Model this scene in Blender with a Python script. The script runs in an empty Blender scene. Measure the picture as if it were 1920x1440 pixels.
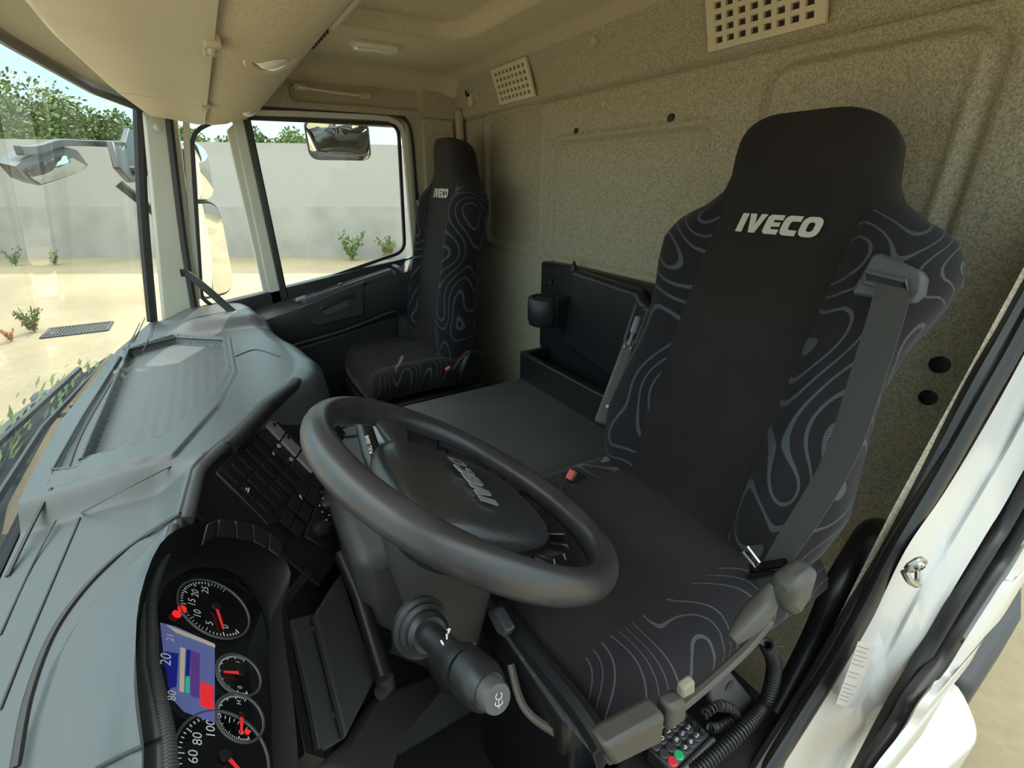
import bpy, bmesh, math, random
from mathutils import Vector, Matrix, noise
R_=random.Random(7)
S=bpy.context.scene
# ------------------------------------------------------------ camera (at the origin of the place; ground is at z=-2.35)
FPX=885.0; TH=math.atan(377/FPX); PS=math.atan(588/(FPX/math.cos(TH)))
CF=Vector((math.cos(TH)*math.sin(PS),math.cos(TH)*math.cos(PS),-math.sin(TH)))
CR=Vector((math.cos(PS),-math.sin(PS),0)); CU=CR.cross(CF)
cam=bpy.data.cameras.new('camera'); camo=bpy.data.objects.new('camera',cam); S.collection.objects.link(camo)
cam.sensor_fit='HORIZONTAL'; cam.sensor_width=36; cam.lens=FPX/1920*36; cam.clip_start=.02; cam.clip_end=500
M=Matrix((CR,CU,-CF)).transposed().to_4x4(); camo.matrix_world=M; S.camera=camo
# ------------------------------------------------------------ sky, sun, exposure
w=bpy.data.worlds.new('sky'); S.world=w; w.use_nodes=True; wn=w.node_tree.nodes; wl=w.node_tree.links
for n in list(wn): wn.remove(n)
wo=wn.new('ShaderNodeOutputWorld'); bg=wn.new('ShaderNodeBackground'); tc=wn.new('ShaderNodeTexCoord'); sx=wn.new('ShaderNodeSeparateXYZ'); cr=wn.new('ShaderNodeValToRGB')
wl.new(tc.outputs['Generated'],sx.inputs[0]); wl.new(sx.outputs['Z'],cr.inputs[0]); wl.new(cr.outputs[0],bg.inputs[0])
# hazy sky: pale low band; unseen overhead part brightened to light the cab
vd=wn.new('ShaderNodeVectorMath'); vd.operation='DOT_PRODUCT'; vd.inputs[1].default_value=(0,.05,1.0); wl.new(tc.outputs['Generated'],vd.inputs[0])
mr=wn.new('ShaderNodeMapRange'); mr.interpolation_type='SMOOTHSTEP'; mr.inputs['From Min'].default_value=.22; mr.inputs['From Max'].default_value=.92; mr.inputs['To Min'].default_value=.85; mr.inputs['To Max'].default_value=2.7
wl.new(vd.outputs['Value'],mr.inputs['Value']); wl.new(mr.outputs[0],bg.inputs[1]); wl.new(bg.outputs[0],wo.inputs[0])
e=cr.color_ramp.elements; e[0].position=0.0; e[0].color=(.74,.93,.98,1); e[1].position=.8; e[1].color=(.92,.93,.90,1)
m_=cr.color_ramp.elements.new(.22); m_.color=(.56,.90,1.0,1)
sl=bpy.data.lights.new('sun','SUN'); sl.energy=3.3; sl.angle=math.radians(.6); sl.color=(1,.93,.80)
so=bpy.data.objects.new('sun',sl); S.collection.objects.link(so)
SD=Vector((.42,.78,1.0)).normalized(); so.rotation_euler=SD.to_track_quat('Z','Y').to_euler(); so.location=(0,6,8)
S.view_settings.view_transform='Standard'; S.view_settings.look='None'; S.view_settings.gamma=1; S.view_settings.exposure=.85
S.view_settings.use_curve_mapping=False
# ------------------------------------------------------------ helpers
def at(u,v,X=None,Y=None,Z=None,s=None,pl=None):
    "a point of the place, from its direction and one known coordinate (or plane)"
    d=CF+CR*((u-960)/FPX)+CU*((720-v)/FPX)
    if X is not None: s=X/d.x
    if Y is not None: s=Y/d.y
    if Z is not None: s=Z/d.z
    if pl is not None: s=pl[0].dot(pl[1])/d.dot(pl[1])
    return d*s
def lerp(a,b,t): return a+(b-a)*t
def fillet(P,r=.03,n=5):
    P=[Vector(p) for p in P]; out=[]; N=len(P)
    for i in range(N):
        p=P[i]; a=P[i-1]-p; b=P[(i+1)%N]-p; q=min(r,a.length*.45,b.length*.45); A=p+a.normalized()*q; B=p+b.normalized()*q
        for k in range(n+1):
            t=k/n; out.append(A*(1-t)**2+p*2*t*(1-t)+B*t*t)
    return out
def sst(a,b,x):
    t=max(0,min(1,(x-a)/(b-a))); return t*t*(3-2*t)
def interp(tab,x):
    if x<=tab[0][0]: return tab[0][1]
    for (a,p),(b,q) in zip(tab,tab[1:]):
        if x<=b: return p+(q-p)*(x-a)/(b-a)
    return tab[-1][1]
def smooth(pts,n=6,closed=False):
    P=[Vector(p) for p in pts]; N=len(P); out=[]
    for i in range(N if closed else N-1):
        p0=P[(i-1)%N] if closed or i>0 else P[i]; p1=P[i]; p2=P[(i+1)%N]; p3=P[(i+2)%N] if closed or i+2<N else P[i+1]
        for k in range(n):
            t=k/n; out.append(.5*((2*p1)+(p2-p0)*t+(2*p0-5*p1+4*p2-p3)*t*t+(3*p1-p0-3*p2+p3)*t**3))
    if not closed: out.append(P[-1])
    return out
MATS={}
def mat(name,col,rough=.5,metal=0,spec=.5,noise_=None,bump=None,emit=None,alpha=None,fn=None,coat=0,sheen=0):
    m=bpy.data.materials.new(name); m.use_nodes=True; nt=m.node_tree; b=nt.nodes['Principled BSDF']
    b.inputs['Base Color'].default_value=(*col,1); b.inputs['Roughness'].default_value=rough; b.inputs['Metallic'].default_value=metal
    b.inputs['Specular IOR Level'].default_value=spec; b.inputs['Coat Weight'].default_value=coat
    if sheen: b.inputs['Sheen Weight'].default_value=sheen; b.inputs['Sheen Roughness'].default_value=.5
    tcn=nt.nodes.new('ShaderNodeTexCoord')
    if noise_:
        sc,lo,hi=noise_[:3]; nz=nt.nodes.new('ShaderNodeTexNoise'); nz.inputs['Scale'].default_value=sc; nz.inputs['Detail'].default_value=noise_[3] if len(noise_)>3 else 3
        nt.links.new(tcn.outputs['Object'],nz.inputs['Vector'])
        r=nt.nodes.new('ShaderNodeValToRGB'); r.color_ramp.elements[0].position=.32; r.color_ramp.elements[1].position=.68
        r.color_ramp.elements[0].color=(*[c*lo for c in col],1); r.color_ramp.elements[1].color=(*[min(1,c*hi) for c in col],1)
        nt.links.new(nz.outputs[0],r.inputs[0]); nt.links.new(r.outputs[0],b.inputs['Base Color'])
    if bump:
        sc,st,di=bump; nz=nt.nodes.new('ShaderNodeTexNoise'); nz.inputs['Scale'].default_value=sc; nz.inputs['Detail'].default_value=2
        nt.links.new(tcn.outputs['Object'],nz.inputs['Vector']); bp=nt.nodes.new('ShaderNodeBump'); bp.inputs['Strength'].default_value=st; bp.inputs['Distance'].default_value=di
        nt.links.new(nz.outputs[0],bp.inputs['Height']); nt.links.new(bp.outputs[0],b.inputs['Normal'])
    if emit: b.inputs['Emission Color'].default_value=(*emit[:3],1); b.inputs['Emission Strength'].default_value=emit[3]
    if fn: fn(nt,b,tcn)
    MATS[name]=m; return m
def math_node(nt,op,a,b=None,c=None):
    n=nt.nodes.new('ShaderNodeMath'); n.operation=op
    for i,x in enumerate((a,b,c)):
        if x is None: continue
        if isinstance(x,(int,float)): n.inputs[i].default_value=x
        else: nt.links.new(x,n.inputs[i])
    return n.outputs[0]
# --- materials
mat('headliner',(.66,.555,.385),.95,noise_=(260,.86,1.12),bump=(500,.25,.002),spec=.15)
def cloth(nt,b,tcn):  # two octaves of fleck on grey felt
    pass
mat('rear_felt',(.42,.37,.27),.95,noise_=(300,.68,1.32,4),bump=(420,.5,.003),spec=.12)
mat('beige_plastic',(.67,.57,.40),.55,noise_=(3,.94,1.03))
mat('beige_dark',(.50,.42,.29),.6)
mat('cream_paint',(.62,.60,.50),.35,noise_=(5,.96,1.03))
mat('white_paint',(.56,.56,.55),.22,coat=.4)
mat('sticker',(.50,.48,.46),.4)
mat('sticker_ink',(.22,.14,.13),.6)
mat('seal_rubber',(.022,.020,.020),.38,bump=(60,.1,.002))
mat('dash_plastic',(.078,.088,.094),.36,bump=(900,.12,.0006),noise_=(6,.93,1.06),spec=.55)
mat('black_plastic',(.013,.013,.015),.38,bump=(800,.1,.0005))
mat('black_gloss',(.008,.008,.010),.06,spec=.6)
mat('bezel_black',(.008,.008,.010),.5,bump=(800,.1,.0005))
mat('door_plastic',(.036,.034,.034),.45,bump=(700,.15,.0008))
mat('door_plastic_lower',(.018,.018,.021),.5,bump=(700,.15,.0008))
mat('rim_leather',(.040,.037,.040),.33,noise_=(14,.75,1.35,4),bump=(420,.12,.0008),spec=.55)
mat('hub_plastic',(.030,.029,.032),.30,bump=(330,.28,.0012),spec=.55)
mat('shroud',(.050,.046,.043),.45,bump=(800,.1,.0005))
mat('tunnel_mat',(.055,.057,.060),.55,noise_=(9,.85,1.2,5),bump=(500,.15,.0008))
mat('seat_plain',(.021,.0165,.0155),.9,noise_=(4,.8,1.35,5),bump=(900,.3,.001),spec=.2,sheen=.08)
mat('logo_thread',(.62,.56,.50),.7,bump=(900,.3,.001))
mat('silver_letter',(.55,.55,.56),.25,metal=.7)
mat('grey_plastic',(.13,.122,.10),.5)
mat('grey_dark_plastic',(.07,.07,.075),.45)
mat('tan_plastic',(.060,.055,.048),.5)
mat('belt_webbing',(.050,.047,.043),.75,bump=(900,.4,.001))
mat('buckle_red',(.62,.05,.04),.4)
mat('chrome',(.62,.62,.62),.2,metal=1)
mat('steel_screw',(.45,.44,.42),.35,metal=.9)
mat('floor_rubber',(.014,.014,.018),.7,noise_=(30,.8,1.3))
mat('switch_silver',(.30,.29,.32),.4)
mat('white_print',(.75,.76,.78),.6)
mat('needle_red',(.8,.03,.03),.5,emit=(1,.04,.04,.12))
mat('lamp_red',(.6,.02,.02),.5,emit=(1,.02,.02,.35))
mat('lcd_blue',(.06,.08,.25),.4,emit=(.10,.12,.26,.3))
mat('lcd_navy',(.01,.01,.2),.4,emit=(.004,.01,.14,.3))
mat('lcd_red',(.5,.02,.02),.4,emit=(1,.03,.04,.25))
mat('lcd_purple',(.1,.03,.2),.4,emit=(.07,.03,.15,.3))
mat('lcd_green',(.03,.4,.25),.4,emit=(.04,.4,.25,.2))
mat('lcd_cream',(.5,.45,.35),.4,emit=(.3,.24,.17,.25))
mat('key_green',(.02,.35,.14),.4); mat('key_red',(.55,.03,.05),.4); mat('key_black',(.03,.03,.032),.5)
mat('vent_dark',(.030,.026,.02),.8)
mat('lamp_lens',(.80,.78,.70),.12,spec=.7)
mat('mirror_glass',(.86,.86,.82),.02,metal=1)
mat('mirror_shell',(.05,.06,.068),.5)
mat('foam',(.25,.22,.17),.8)
mat('leaf',(.085,.13,.03),.7,noise_=(1.2,.6,1.6)); mat('leaf_light',(.11,.17,.035),.6,noise_=(2,.7,1.4)); mat('leaf_dry',(.42,.16,.06),.7); mat('bark',(.12,.09,.06),.9)
mat('chassis',(.035,.037,.040),.55)
mat('cowl',(.02,.024,.026),.85,spec=.15)
def wallfn(nt,b,tcn):
    sp=nt.nodes.new('ShaderNodeSeparateXYZ'); nt.links.new(tcn.outputs['Object'],sp.inputs[0])
    nz=nt.nodes.new('ShaderNodeTexNoise'); nz.inputs['Scale'].default_value=.8; nz.inputs['Detail'].default_value=6; nt.links.new(tcn.outputs['Object'],nz.inputs['Vector'])
    mp=nt.nodes.new('ShaderNodeMapping'); mp.inputs['Scale'].default_value=(.9,.9,5); nt.links.new(tcn.outputs['Object'],mp.inputs[0])
    n2=nt.nodes.new('ShaderNodeTexNoise'); n2.inputs['Scale'].default_value=1.2; n2.inputs['Detail'].default_value=5; nt.links.new(mp.outputs[0],n2.inputs['Vector'])
    z=sp.outputs['Z']
    low=math_node(nt,'SUBTRACT',1.0,math_node(nt,'SMOOTH_MIN',math_node(nt,'MULTIPLY',math_node(nt,'ADD',z,2.35),.75),1.0,.1))
    st=math_node(nt,'MULTIPLY',math_node(nt,'MAXIMUM',low,0.0),n2.outputs[0])
    f=math_node(nt,'ADD',math_node(nt,'MULTIPLY',nz.outputs[0],.35),math_node(nt,'MULTIPLY',st,1.1))
    r=nt.nodes.new('ShaderNodeValToRGB'); r.color_ramp.elements[0].color=(.40,.38,.35,1); r.color_ramp.elements[1].color=(.25,.25,.23,1); r.color_ramp.elements[0].position=.1; r.color_ramp.elements[1].position=.9
    nt.links.new(f,r.inputs[0]); nt.links.new(r.outputs[0],b.inputs['Base Color'])
mat('yard_wall',(.4,.4,.38),.9,fn=wallfn)
mat('yard_wall_lower',(.36,.345,.31),.9,noise_=(1.3,.84,1.06,7))
def grd(nt,b,tcn):
    nz=nt.nodes.new('ShaderNodeTexNoise'); nz.inputs['Scale'].default_value=.35; nz.inputs['Detail'].default_value=8; nz.inputs['Distortion'].default_value=.6; nt.links.new(tcn.outputs['Object'],nz.inputs['Vector'])
    r=nt.nodes.new('ShaderNodeValToRGB'); r.color_ramp.elements[0].color=(.285,.235,.14,1); r.color_ramp.elements[1].color=(.36,.305,.19,1); r.color_ramp.elements[0].position=.35; r.color_ramp.elements[1].position=.6
    nt.links.new(nz.outputs[0],r.inputs[0])
    v=nt.nodes.new('ShaderNodeTexNoise'); v.inputs['Scale'].default_value=14; v.inputs['Detail'].default_value=4; nt.links.new(tcn.outputs['Object'],v.inputs['Vector'])
    mx=nt.nodes.new('ShaderNodeMix'); mx.data_type='RGBA'; mx.blend_type='MULTIPLY'; mx.inputs[0].default_value=.35
    nt.links.new(r.outputs[0],mx.inputs[6]); nt.links.new(v.outputs[0],mx.inputs[7]); nt.links.new(mx.outputs[2],b.inputs['Base Color'])
mat('ground',(.5,.45,.36),.9,fn=grd)
# woven swirl cloth: thin grey-blue contour lines on near-black
def swirl(nt,b,tcn):
    sep=nt.nodes.new('ShaderNodeMapping'); sep.inputs['Scale'].default_value=(1,1,.62); nt.links.new(tcn.outputs['Object'],sep.inputs[0])
    nz=nt.nodes.new('ShaderNodeTexNoise'); nz.inputs['Scale'].default_value=5.0; nz.inputs['Detail'].default_value=0; nz.inputs['Distortion'].default_value=1.1
    nt.links.new(sep.outputs[0],nz.inputs['Vector'])
    n2=nt.nodes.new('ShaderNodeTexNoise'); n2.inputs['Scale'].default_value=4.0; n2.inputs['Detail'].default_value=0; nt.links.new(tcn.outputs['Object'],n2.inputs['Vector'])
    pp=math_node(nt,'PINGPONG',math_node(nt,'MULTIPLY',nz.outputs[0],13.0),.5)
    wdt=math_node(nt,'MULTIPLY_ADD',n2.outputs[0],.20,-.015)
    line=math_node(nt,'LESS_THAN',pp,wdt)
    # weave ribs inside the line
    wv=nt.nodes.new('ShaderNodeTexWave'); wv.wave_type='BANDS'; wv.bands_direction='DIAGONAL'; wv.inputs['Scale'].default_value=110; nt.links.new(tcn.outputs['Object'],wv.inputs['Vector'])
    rib=math_node(nt,'MULTIPLY_ADD',wv.outputs['Fac'],.35,.62)
    mx=nt.nodes.new('ShaderNodeMix'); mx.data_type='RGBA'; mx.inputs[6].default_value=(.018,.0155,.019,1); mx.inputs[7].default_value=(.085,.09,.10,1)
    nt.links.new(math_node(nt,'MULTIPLY',line,rib),mx.inputs[0]); nt.links.new(mx.outputs[2],b.inputs['Base Color'])
mat('seat_swirl',(.02,.02,.02),.9,fn=swirl,spec=.2,sheen=.08)
def ribs(scale,dist,diamond=False):
    def fn(nt,b,tcn):
        wv=nt.nodes.new('ShaderNodeTexWave'); wv.bands_direction='Y'; wv.inputs['Scale'].default_value=scale
        nt.links.new(tcn.outputs['Object'],wv.inputs['Vector']); h=wv.outputs['Fac']
        if diamond:
            w2=nt.nodes.new('ShaderNodeTexWave'); w2.bands_direction='X'; w2.inputs['Scale'].default_value=scale*.35; nt.links.new(tcn.outputs['Object'],w2.inputs['Vector'])
            wv.inputs['Phase Offset'].default_value=0
            sh=nt.nodes.new('ShaderNodeTexWave'); sh.bands_direction='X'; sh.inputs['Scale'].default_value=scale*.35
            nt.links.new(tcn.outputs['Object'],sh.inputs['Vector'])
            nt.links.new(math_node(nt,'MULTIPLY',sh.outputs['Fac'],1.2),wv.inputs['Phase Offset'])
        bp=nt.nodes.new('ShaderNodeBump'); bp.inputs['Strength'].default_value=1; bp.inputs['Distance'].default_value=dist
        nt.links.new(h,bp.inputs['Height']); nt.links.new(bp.outputs[0],b.inputs['Normal'])
        mx=nt.nodes.new('ShaderNodeMix'); mx.data_type='RGBA'; c=b.inputs['Base Color'].default_value
        mx.inputs[6].default_value=(c[0]*.55,c[1]*.55,c[2]*.55,1); mx.inputs[7].default_value=(c[0]*1.25,c[1]*1.25,c[2]*1.25,1)
        nt.links.new(h,mx.inputs[0]); nt.links.new(mx.outputs[2],b.inputs['Base Color'])
    return fn
mat('tray_mat',(.12,.135,.145),.36,fn=ribs(38,.0010,True))
mat('ribbed_strip',(.12,.13,.14),.4,fn=ribs(36,.0012))
mat('hood_leather',(.06,.062,.066),.4,fn=ribs(90,.0004))
gm=bpy.data.materials.new('window_glass'); gm.use_nodes=True; nt=gm.node_tree; nt.nodes.remove(nt.nodes['Principled BSDF'])
tr=nt.nodes.new('ShaderNodeBsdfTransparent'); tr.inputs[0].default_value=(.93,.97,.95,1); gl=nt.nodes.new('ShaderNodeBsdfGlossy'); gl.inputs['Roughness'].default_value=.01
fr=nt.nodes.new('ShaderNodeFresnel'); fr.inputs[0].default_value=1.38; mx=nt.nodes.new('ShaderNodeMixShader'); nt.links.new(fr.outputs[0],mx.inputs[0]); nt.links.new(tr.outputs[0],mx.inputs[1]); nt.links.new(gl.outputs[0],mx.inputs[2])
nt.links.new(mx.outputs[0],nt.nodes['Material Output'].inputs[0]); MATS['window_glass']=gm

ORG={}
def empty(name,loc,label=None,cat=None,group=None,kind=None):
    o=bpy.data.objects.new(name,None); S.collection.objects.link(o); o.location=loc; o.empty_display_size=.05; ORG[o.name]=Vector(loc)
    tag(o,label,cat,group,kind); return o
def tag(o,label=None,cat=None,group=None,kind=None):
    if label: o['label']=label
    if cat: o['category']=cat
    if group: o['group']=group
    if kind: o['kind']=kind
    return o
class MB:
    def __init__(s): s.v=[]; s.f=[]; s.m=[]
    def add(s,vs,fs,mi=0):
        o=len(s.v); s.v+= [Vector(p) for p in vs]; s.f+=[tuple(i+o for i in f) for f in fs]; s.m+=[mi]*len(fs); return s
    def box(s,c,h,rot=None,mi=0):
        c=Vector(c); R=rot or Matrix.Identity(3)
        vs=[c+R@Vector((sx*h[0],sy*h[1],sz*h[2])) for sz in (-1,1) for sy in (-1,1) for sx in (-1,1)]
        return s.add(vs,[(0,2,3,1),(4,5,7,6),(0,1,5,4),(2,6,7,3),(0,4,6,2),(1,3,7,5)],mi)
    def grid(s,rows,mi=0,closed=False):
        n=len(rows[0]); vs=[p for r in rows for p in r]; fs=[]
        for i in range(len(rows)-1):
            for j in range(n if closed else n-1):
                k=(j+1)%n; fs.append((i*n+j,i*n+k,(i+1)*n+k,(i+1)*n+j))
        return s.add(vs,fs,mi)
    def loft(s,rings,mi=0,caps=True):
        n=len(rings[0]); o=len(s.v); s.grid(rings,mi,True)
        if caps:
            s.f.append(tuple(reversed(range(o,o+n)))); s.f.append(tuple(range(o+(len(rings)-1)*n,o+len(rings)*n))); s.m+=[mi,mi]
        return s
    def tube(s,path,r,n=12,mi=0,caps=True,closed=False,flat=None,up=None):
        P=[Vector(p) for p in path]; rings=[]; N=len(P); pn=None
        for i,p in enumerate(P):
            if closed: t=(P[(i+1)%N]-P[i-1]).normalized()
            else: t=(P[min(i+1,N-1)]-P[max(i-1,0)]).normalized()
            if up is not None: b=t.cross(Vector(up)).normalized()
            elif pn is None:
                b=t.orthogonal().normalized()
            else: b=(pn-t*pn.dot(t)).normalized()
            pn=b; c=t.cross(b).normalized(); rr=r(i/(N-1)) if callable(r) else r
            if isinstance(rr,tuple): ra,rb=rr
            else: ra=rb=rr
            rings.append([p+b*(math.cos(2*math.pi*k/n+(math.pi/n if n==4 else 0))*ra)+c*(math.sin(2*math.pi*k/n+(math.pi/n if n==4 else 0))*rb) for k in range(n)])
        if closed: rings.append(rings[0]); return s.loft(rings,mi,False)
        return s.loft(rings,mi,caps)
    def prism(s,poly,d,mi=0):
        "polygon of 3D points extruded by vector d"
        P=[Vector(p) for p in poly]; d=Vector(d); n=len(P)
        nr=Vector((0,0,0))
        for i in range(n): nr+=P[i].cross(P[(i+1)%n])
        if nr.dot(d)>0: P=P[::-1]
        vs=P+[p+d for p in P]; fs=[tuple(range(n)),tuple(range(2*n-1,n-1,-1))]+[(i,i+n,(i+1)%n+n,(i+1)%n) for i in range(n)]
        return s.add(vs,fs,mi)
    def lathe(s,c,ax,prof,n=24,mi=0,sx=1,sy=1,xd=None):
        c=Vector(c); ax=Vector(ax).normalized(); a=(Vector(xd)-ax*ax.dot(Vector(xd))).normalized() if xd is not None else ax.orthogonal().normalized(); b=ax.cross(a)
        return s.loft([[c+ax*h+(a*math.cos(2*math.pi*k/n)*sx+b*math.sin(2*math.pi*k/n)*sy)*r for k in range(n)] for r,h in prof],mi)
    def build(s,name,mats,parent=None,smooth_=True,bevel=0,sub=0,label=None,ang=40,seg=2,**kw):
        if isinstance(mats,str): mats=[mats]
        root=parent
        org=Vector((0,0,0))
        if parent is not None:
            org=ORG[parent.name]
        else:
            lo=Vector((min(p.x for p in s.v),min(p.y for p in s.v),min(p.z for p in s.v))); hi=Vector((max(p.x for p in s.v),max(p.y for p in s.v),max(p.z for p in s.v)))
            org=Vector(((lo.x+hi.x)/2,(lo.y+hi.y)/2,lo.z))
        me=bpy.data.meshes.new(name); me.from_pydata([p-org for p in s.v],[],s.f); me.update()
        bm=bmesh.new(); bm.from_mesh(me); bmesh.ops.remove_doubles(bm,verts=bm.verts,dist=1e-6); 
        bmesh.ops.recalc_face_normals(bm,faces=bm.faces) if not kw.get('raw') else None
        for i,m in enumerate(mats): me.materials.append(MATS[m])
        bm.to_mesh(me); bm.free()
        if len(mats)>1 and len(me.polygons)==len(s.m):
            for p,mi in zip(me.polygons,s.m): p.material_index=mi
        o=bpy.data.objects.new(name,me); S.collection.objects.link(o)
        if parent is not None: o.parent=parent
        else: o.location=org
        ORG[o.name]=org
        if bevel:
            md=o.modifiers.new('bevel','BEVEL'); md.width=bevel; md.segments=seg; md.limit_method='ANGLE'; md.angle_limit=math.radians(35)
        if sub:
            md=o.modifiers.new('sub','SUBSURF'); md.levels=sub; md.render_levels=sub
        if smooth_:
            for p in me.polygons: p.use_smooth=True
            if not sub:
                me.set_sharp_from_angle(angle=math.radians(ang))
        tag(o,label,kw.get('cat'),kw.get('group'),kw.get('kind')); return o
def text_polys(txt,size,shear=0,offset=0,spacing=1,sx=1):
    cu=bpy.data.curves.new('t','FONT'); cu.body=txt; cu.size=size; cu.shear=shear; cu.offset=offset; cu.align_x='CENTER'; cu.align_y='CENTER'; cu.space_character=spacing; cu.resolution_u=4
    o=bpy.data.objects.new('t',cu); S.collection.objects.link(o); dg=bpy.context.evaluated_depsgraph_get(); me=bpy.data.meshes.new_from_object(o.evaluated_get(dg))
    vs=[(v.co.x*sx,v.co.y) for v in me.vertices]; fs=[tuple(p.vertices) for p in me.polygons]
    bpy.data.objects.remove(o); bpy.data.meshes.remove(me); bpy.data.curves.remove(cu); return vs,fs
def flat_text(mb,txt,size,O,ex,ey,th=.0006,mi=0,**k):
    "lettering lying on a plane, O its centre, ex its reading direction, ey its up"
    O=Vector(O); ex=Vector(ex).normalized(); ey=Vector(ey).normalized(); n=ex.cross(ey)
    vs,fs=text_polys(txt,size,**k); P=[O+ex*x+ey*y+n*th for x,y in vs]; return mb.add(P,fs,mi)
# heavy slanted block letters as outlines (unit height)
def rrect(x0,y0,x1,y1,r,n=5):
    out=[]
    for cx,cy,a in ((x1-r,y1-r,0),(x0+r,y1-r,90),(x0+r,y0+r,180),(x1-r,y0+r,270)):
        for k in range(n+1):
            t=math.radians(a+90*k/n); out.append((cx+r*math.cos(t),cy+r*math.sin(t)))
    return out
GLY={'I':(.36,[[(0,0),(.34,0),(.34,1),(0,1)]]),
 'V':(.92,[[(0,1),(.33,1),(.46,.42),(.60,1),(.92,1),(.62,0),(.30,0)]]),
 'E':(.80,[[(.14,0),(.80,0),(.80,.26),(.36,.26),(.36,.40),(.74,.40),(.74,.62),(.36,.62),(.36,.74),(.80,.74),(.80,1),(.14,1),(.02,.88),(0,.5),(.02,.12)]]),
 'C':(.82,[[(.22,0),(.82,0),(.80,.28),(.42,.28),(.34,.38),(.34,.62),(.42,.72),(.80,.72),(.82,1),(.22,1),(.06,.9),(0,.7),(0,.3),(.06,.1)]])}
def iveco(h,sl=.16,gap=.10):
    "list of (vertices, faces) per letter"
    out=[]; x=0
    for ch in 'IVECO':
        if ch=='O':
            wd=.95; ou=rrect(0,0,wd,1,.34); inn=rrect(.32,.27,wd-.32,.73,.13); n=len(ou); vs=ou+inn; fs=[(i,(i+1)%n,(i+1)%n+n,i+n) for i in range(n)]
        else:
            wd,pl=GLY[ch]; vs=pl[0]; fs=None
        out.append((x,vs,fs)); x+=wd+gap
    W=x-gap; res=[]
    for x0,vs,fs in out: res.append(([((x0+a-W/2+sl*(b-.5))*h,(b-.5)*h) for a,b in vs],fs or [tuple(range(len(vs)))]))
    return res
# ============================================================ OUTSIDE
G=-2.35
mb=MB(); mb.grid([[Vector((-60+6*i,-40+6*j,G)) for j in range(22)] for i in range(24)]); mb.build('ground','ground',kind='structure')
FH=Vector((CF.x,CF.y,0)).normalized()
def wp(u,v,d):  # point at ground distance d along the view heading
    p=at(u,v,s=1); return p*(d/ (p.dot(FH)))
WD=15.6*(CF.dot(FH)); wl_=at(0,490,s=1)
def wall_pt(a,z,dd=0): return FH*(WD+dd+2.2)+CR*a+Vector((0,0,z))
hz=lambda a: 1.28-(a+17)*.0135
mb=MB(); mb.box((0,0,0),(0,0,0)) if 0 else None
ax=[-26+2*i for i in range(30)]
for a0,a1 in zip(ax,ax[1:]):
    mb.prism([wall_pt(a0,G),wall_pt(a1,G),wall_pt(a1,hz(a1)),wall_pt(a0,hz(a0))],FH*.35)
o=mb.build('wall_yard','yard_wall',kind='structure',smooth_=False)
mb=MB(); 
for zz,dd in ((-1.0,.05),(-.72,.03)):
    mb.prism([wall_pt(-26,G,-dd),wall_pt(34,G,-dd),wall_pt(34,zz,-dd),wall_pt(-26,zz,-dd)],FH*.3)
mb.build('wall_yard_plinth','yard_wall_lower',kind='structure',smooth_=False)
def tree(name,base,h,r,lab,mt='leaf',n=1500,seed=1,leaf=.16,grp=None):
    rr=random.Random(seed); t=empty(name,base,lab,'tree',grp); b=Vector(base)
    tk=MB(); tk.tube([b,b+Vector((.1,0,h*.35)),b+Vector((0,.1,h*.75))],lambda q:.14*(1-q*.7),8)
    for k in range(5):
        a=k*1.26; tk.tube([b+Vector((0,0,h*.4)),b+Vector((math.cos(a)*r*.5,math.sin(a)*r*.5,h*.65))],.05,6)
    tk.build('trunk','bark',t)
    c=MB(); blobs=[(b+Vector((rr.uniform(-.6,.6)*r,rr.uniform(-.6,.6)*r,h*rr.uniform(.45,.86))),r*rr.uniform(.35,.6)) for _ in range(11)]
    for k in range(n):
        cc,br=blobs[k%len(blobs)]; d=Vector((rr.gauss(0,1),rr.gauss(0,1),rr.gauss(0,1))).normalized()*br*rr.uniform(.55,1.08)
        p=cc+d; q=Vector((rr.gauss(0,1),rr.gauss(0,1),rr.gauss(0,1))).normalized(); s1=q.orthogonal().normalized()*leaf*rr.uniform(.6,1.3); s2=q.cross(s1)*.6
        c.add([p-s1,p-s2,p+s1,p+s2],[(0,1,2,3)])
    c.build('foliage',mt,t,smooth_=False,raw=True)
for i,(u,v,d,r,lab) in enumerate([(-10,135,21,2.6,'tall dense green tree rising highest behind the yard wall'),(48,170,24,2.0,'dense tree just right of the tallest one behind the wall'),
    (110,205,22,1.5,'rounded lower green tree above the wall, left part of the windscreen'),(165,200,23,1.6,'mid green feathery tree above the middle of the wall seen through the windscreen'),
    (215,215,22,1.3,'low green tree beside the black windscreen edge, above the wall'),(255,205,23,1.4,'green tree partly behind the far windscreen pillar'),
    (395,235,24,1.6,'green tree seen through the small quarter window'),(500,232,24,1.3,'green tree at the front corner of the passenger window'),(550,240,25,1.2,'green tree beside the overhead mirror in the passenger window')]):
    p=wp(u,v,d+2.5+(i%3)*2); tree('broadleaf_tree',(p.x,p.y,G),p.z-G,r*1.25,lab,n=5200,seed=i+3,leaf=.10,grp='trees beyond the yard wall')
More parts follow.
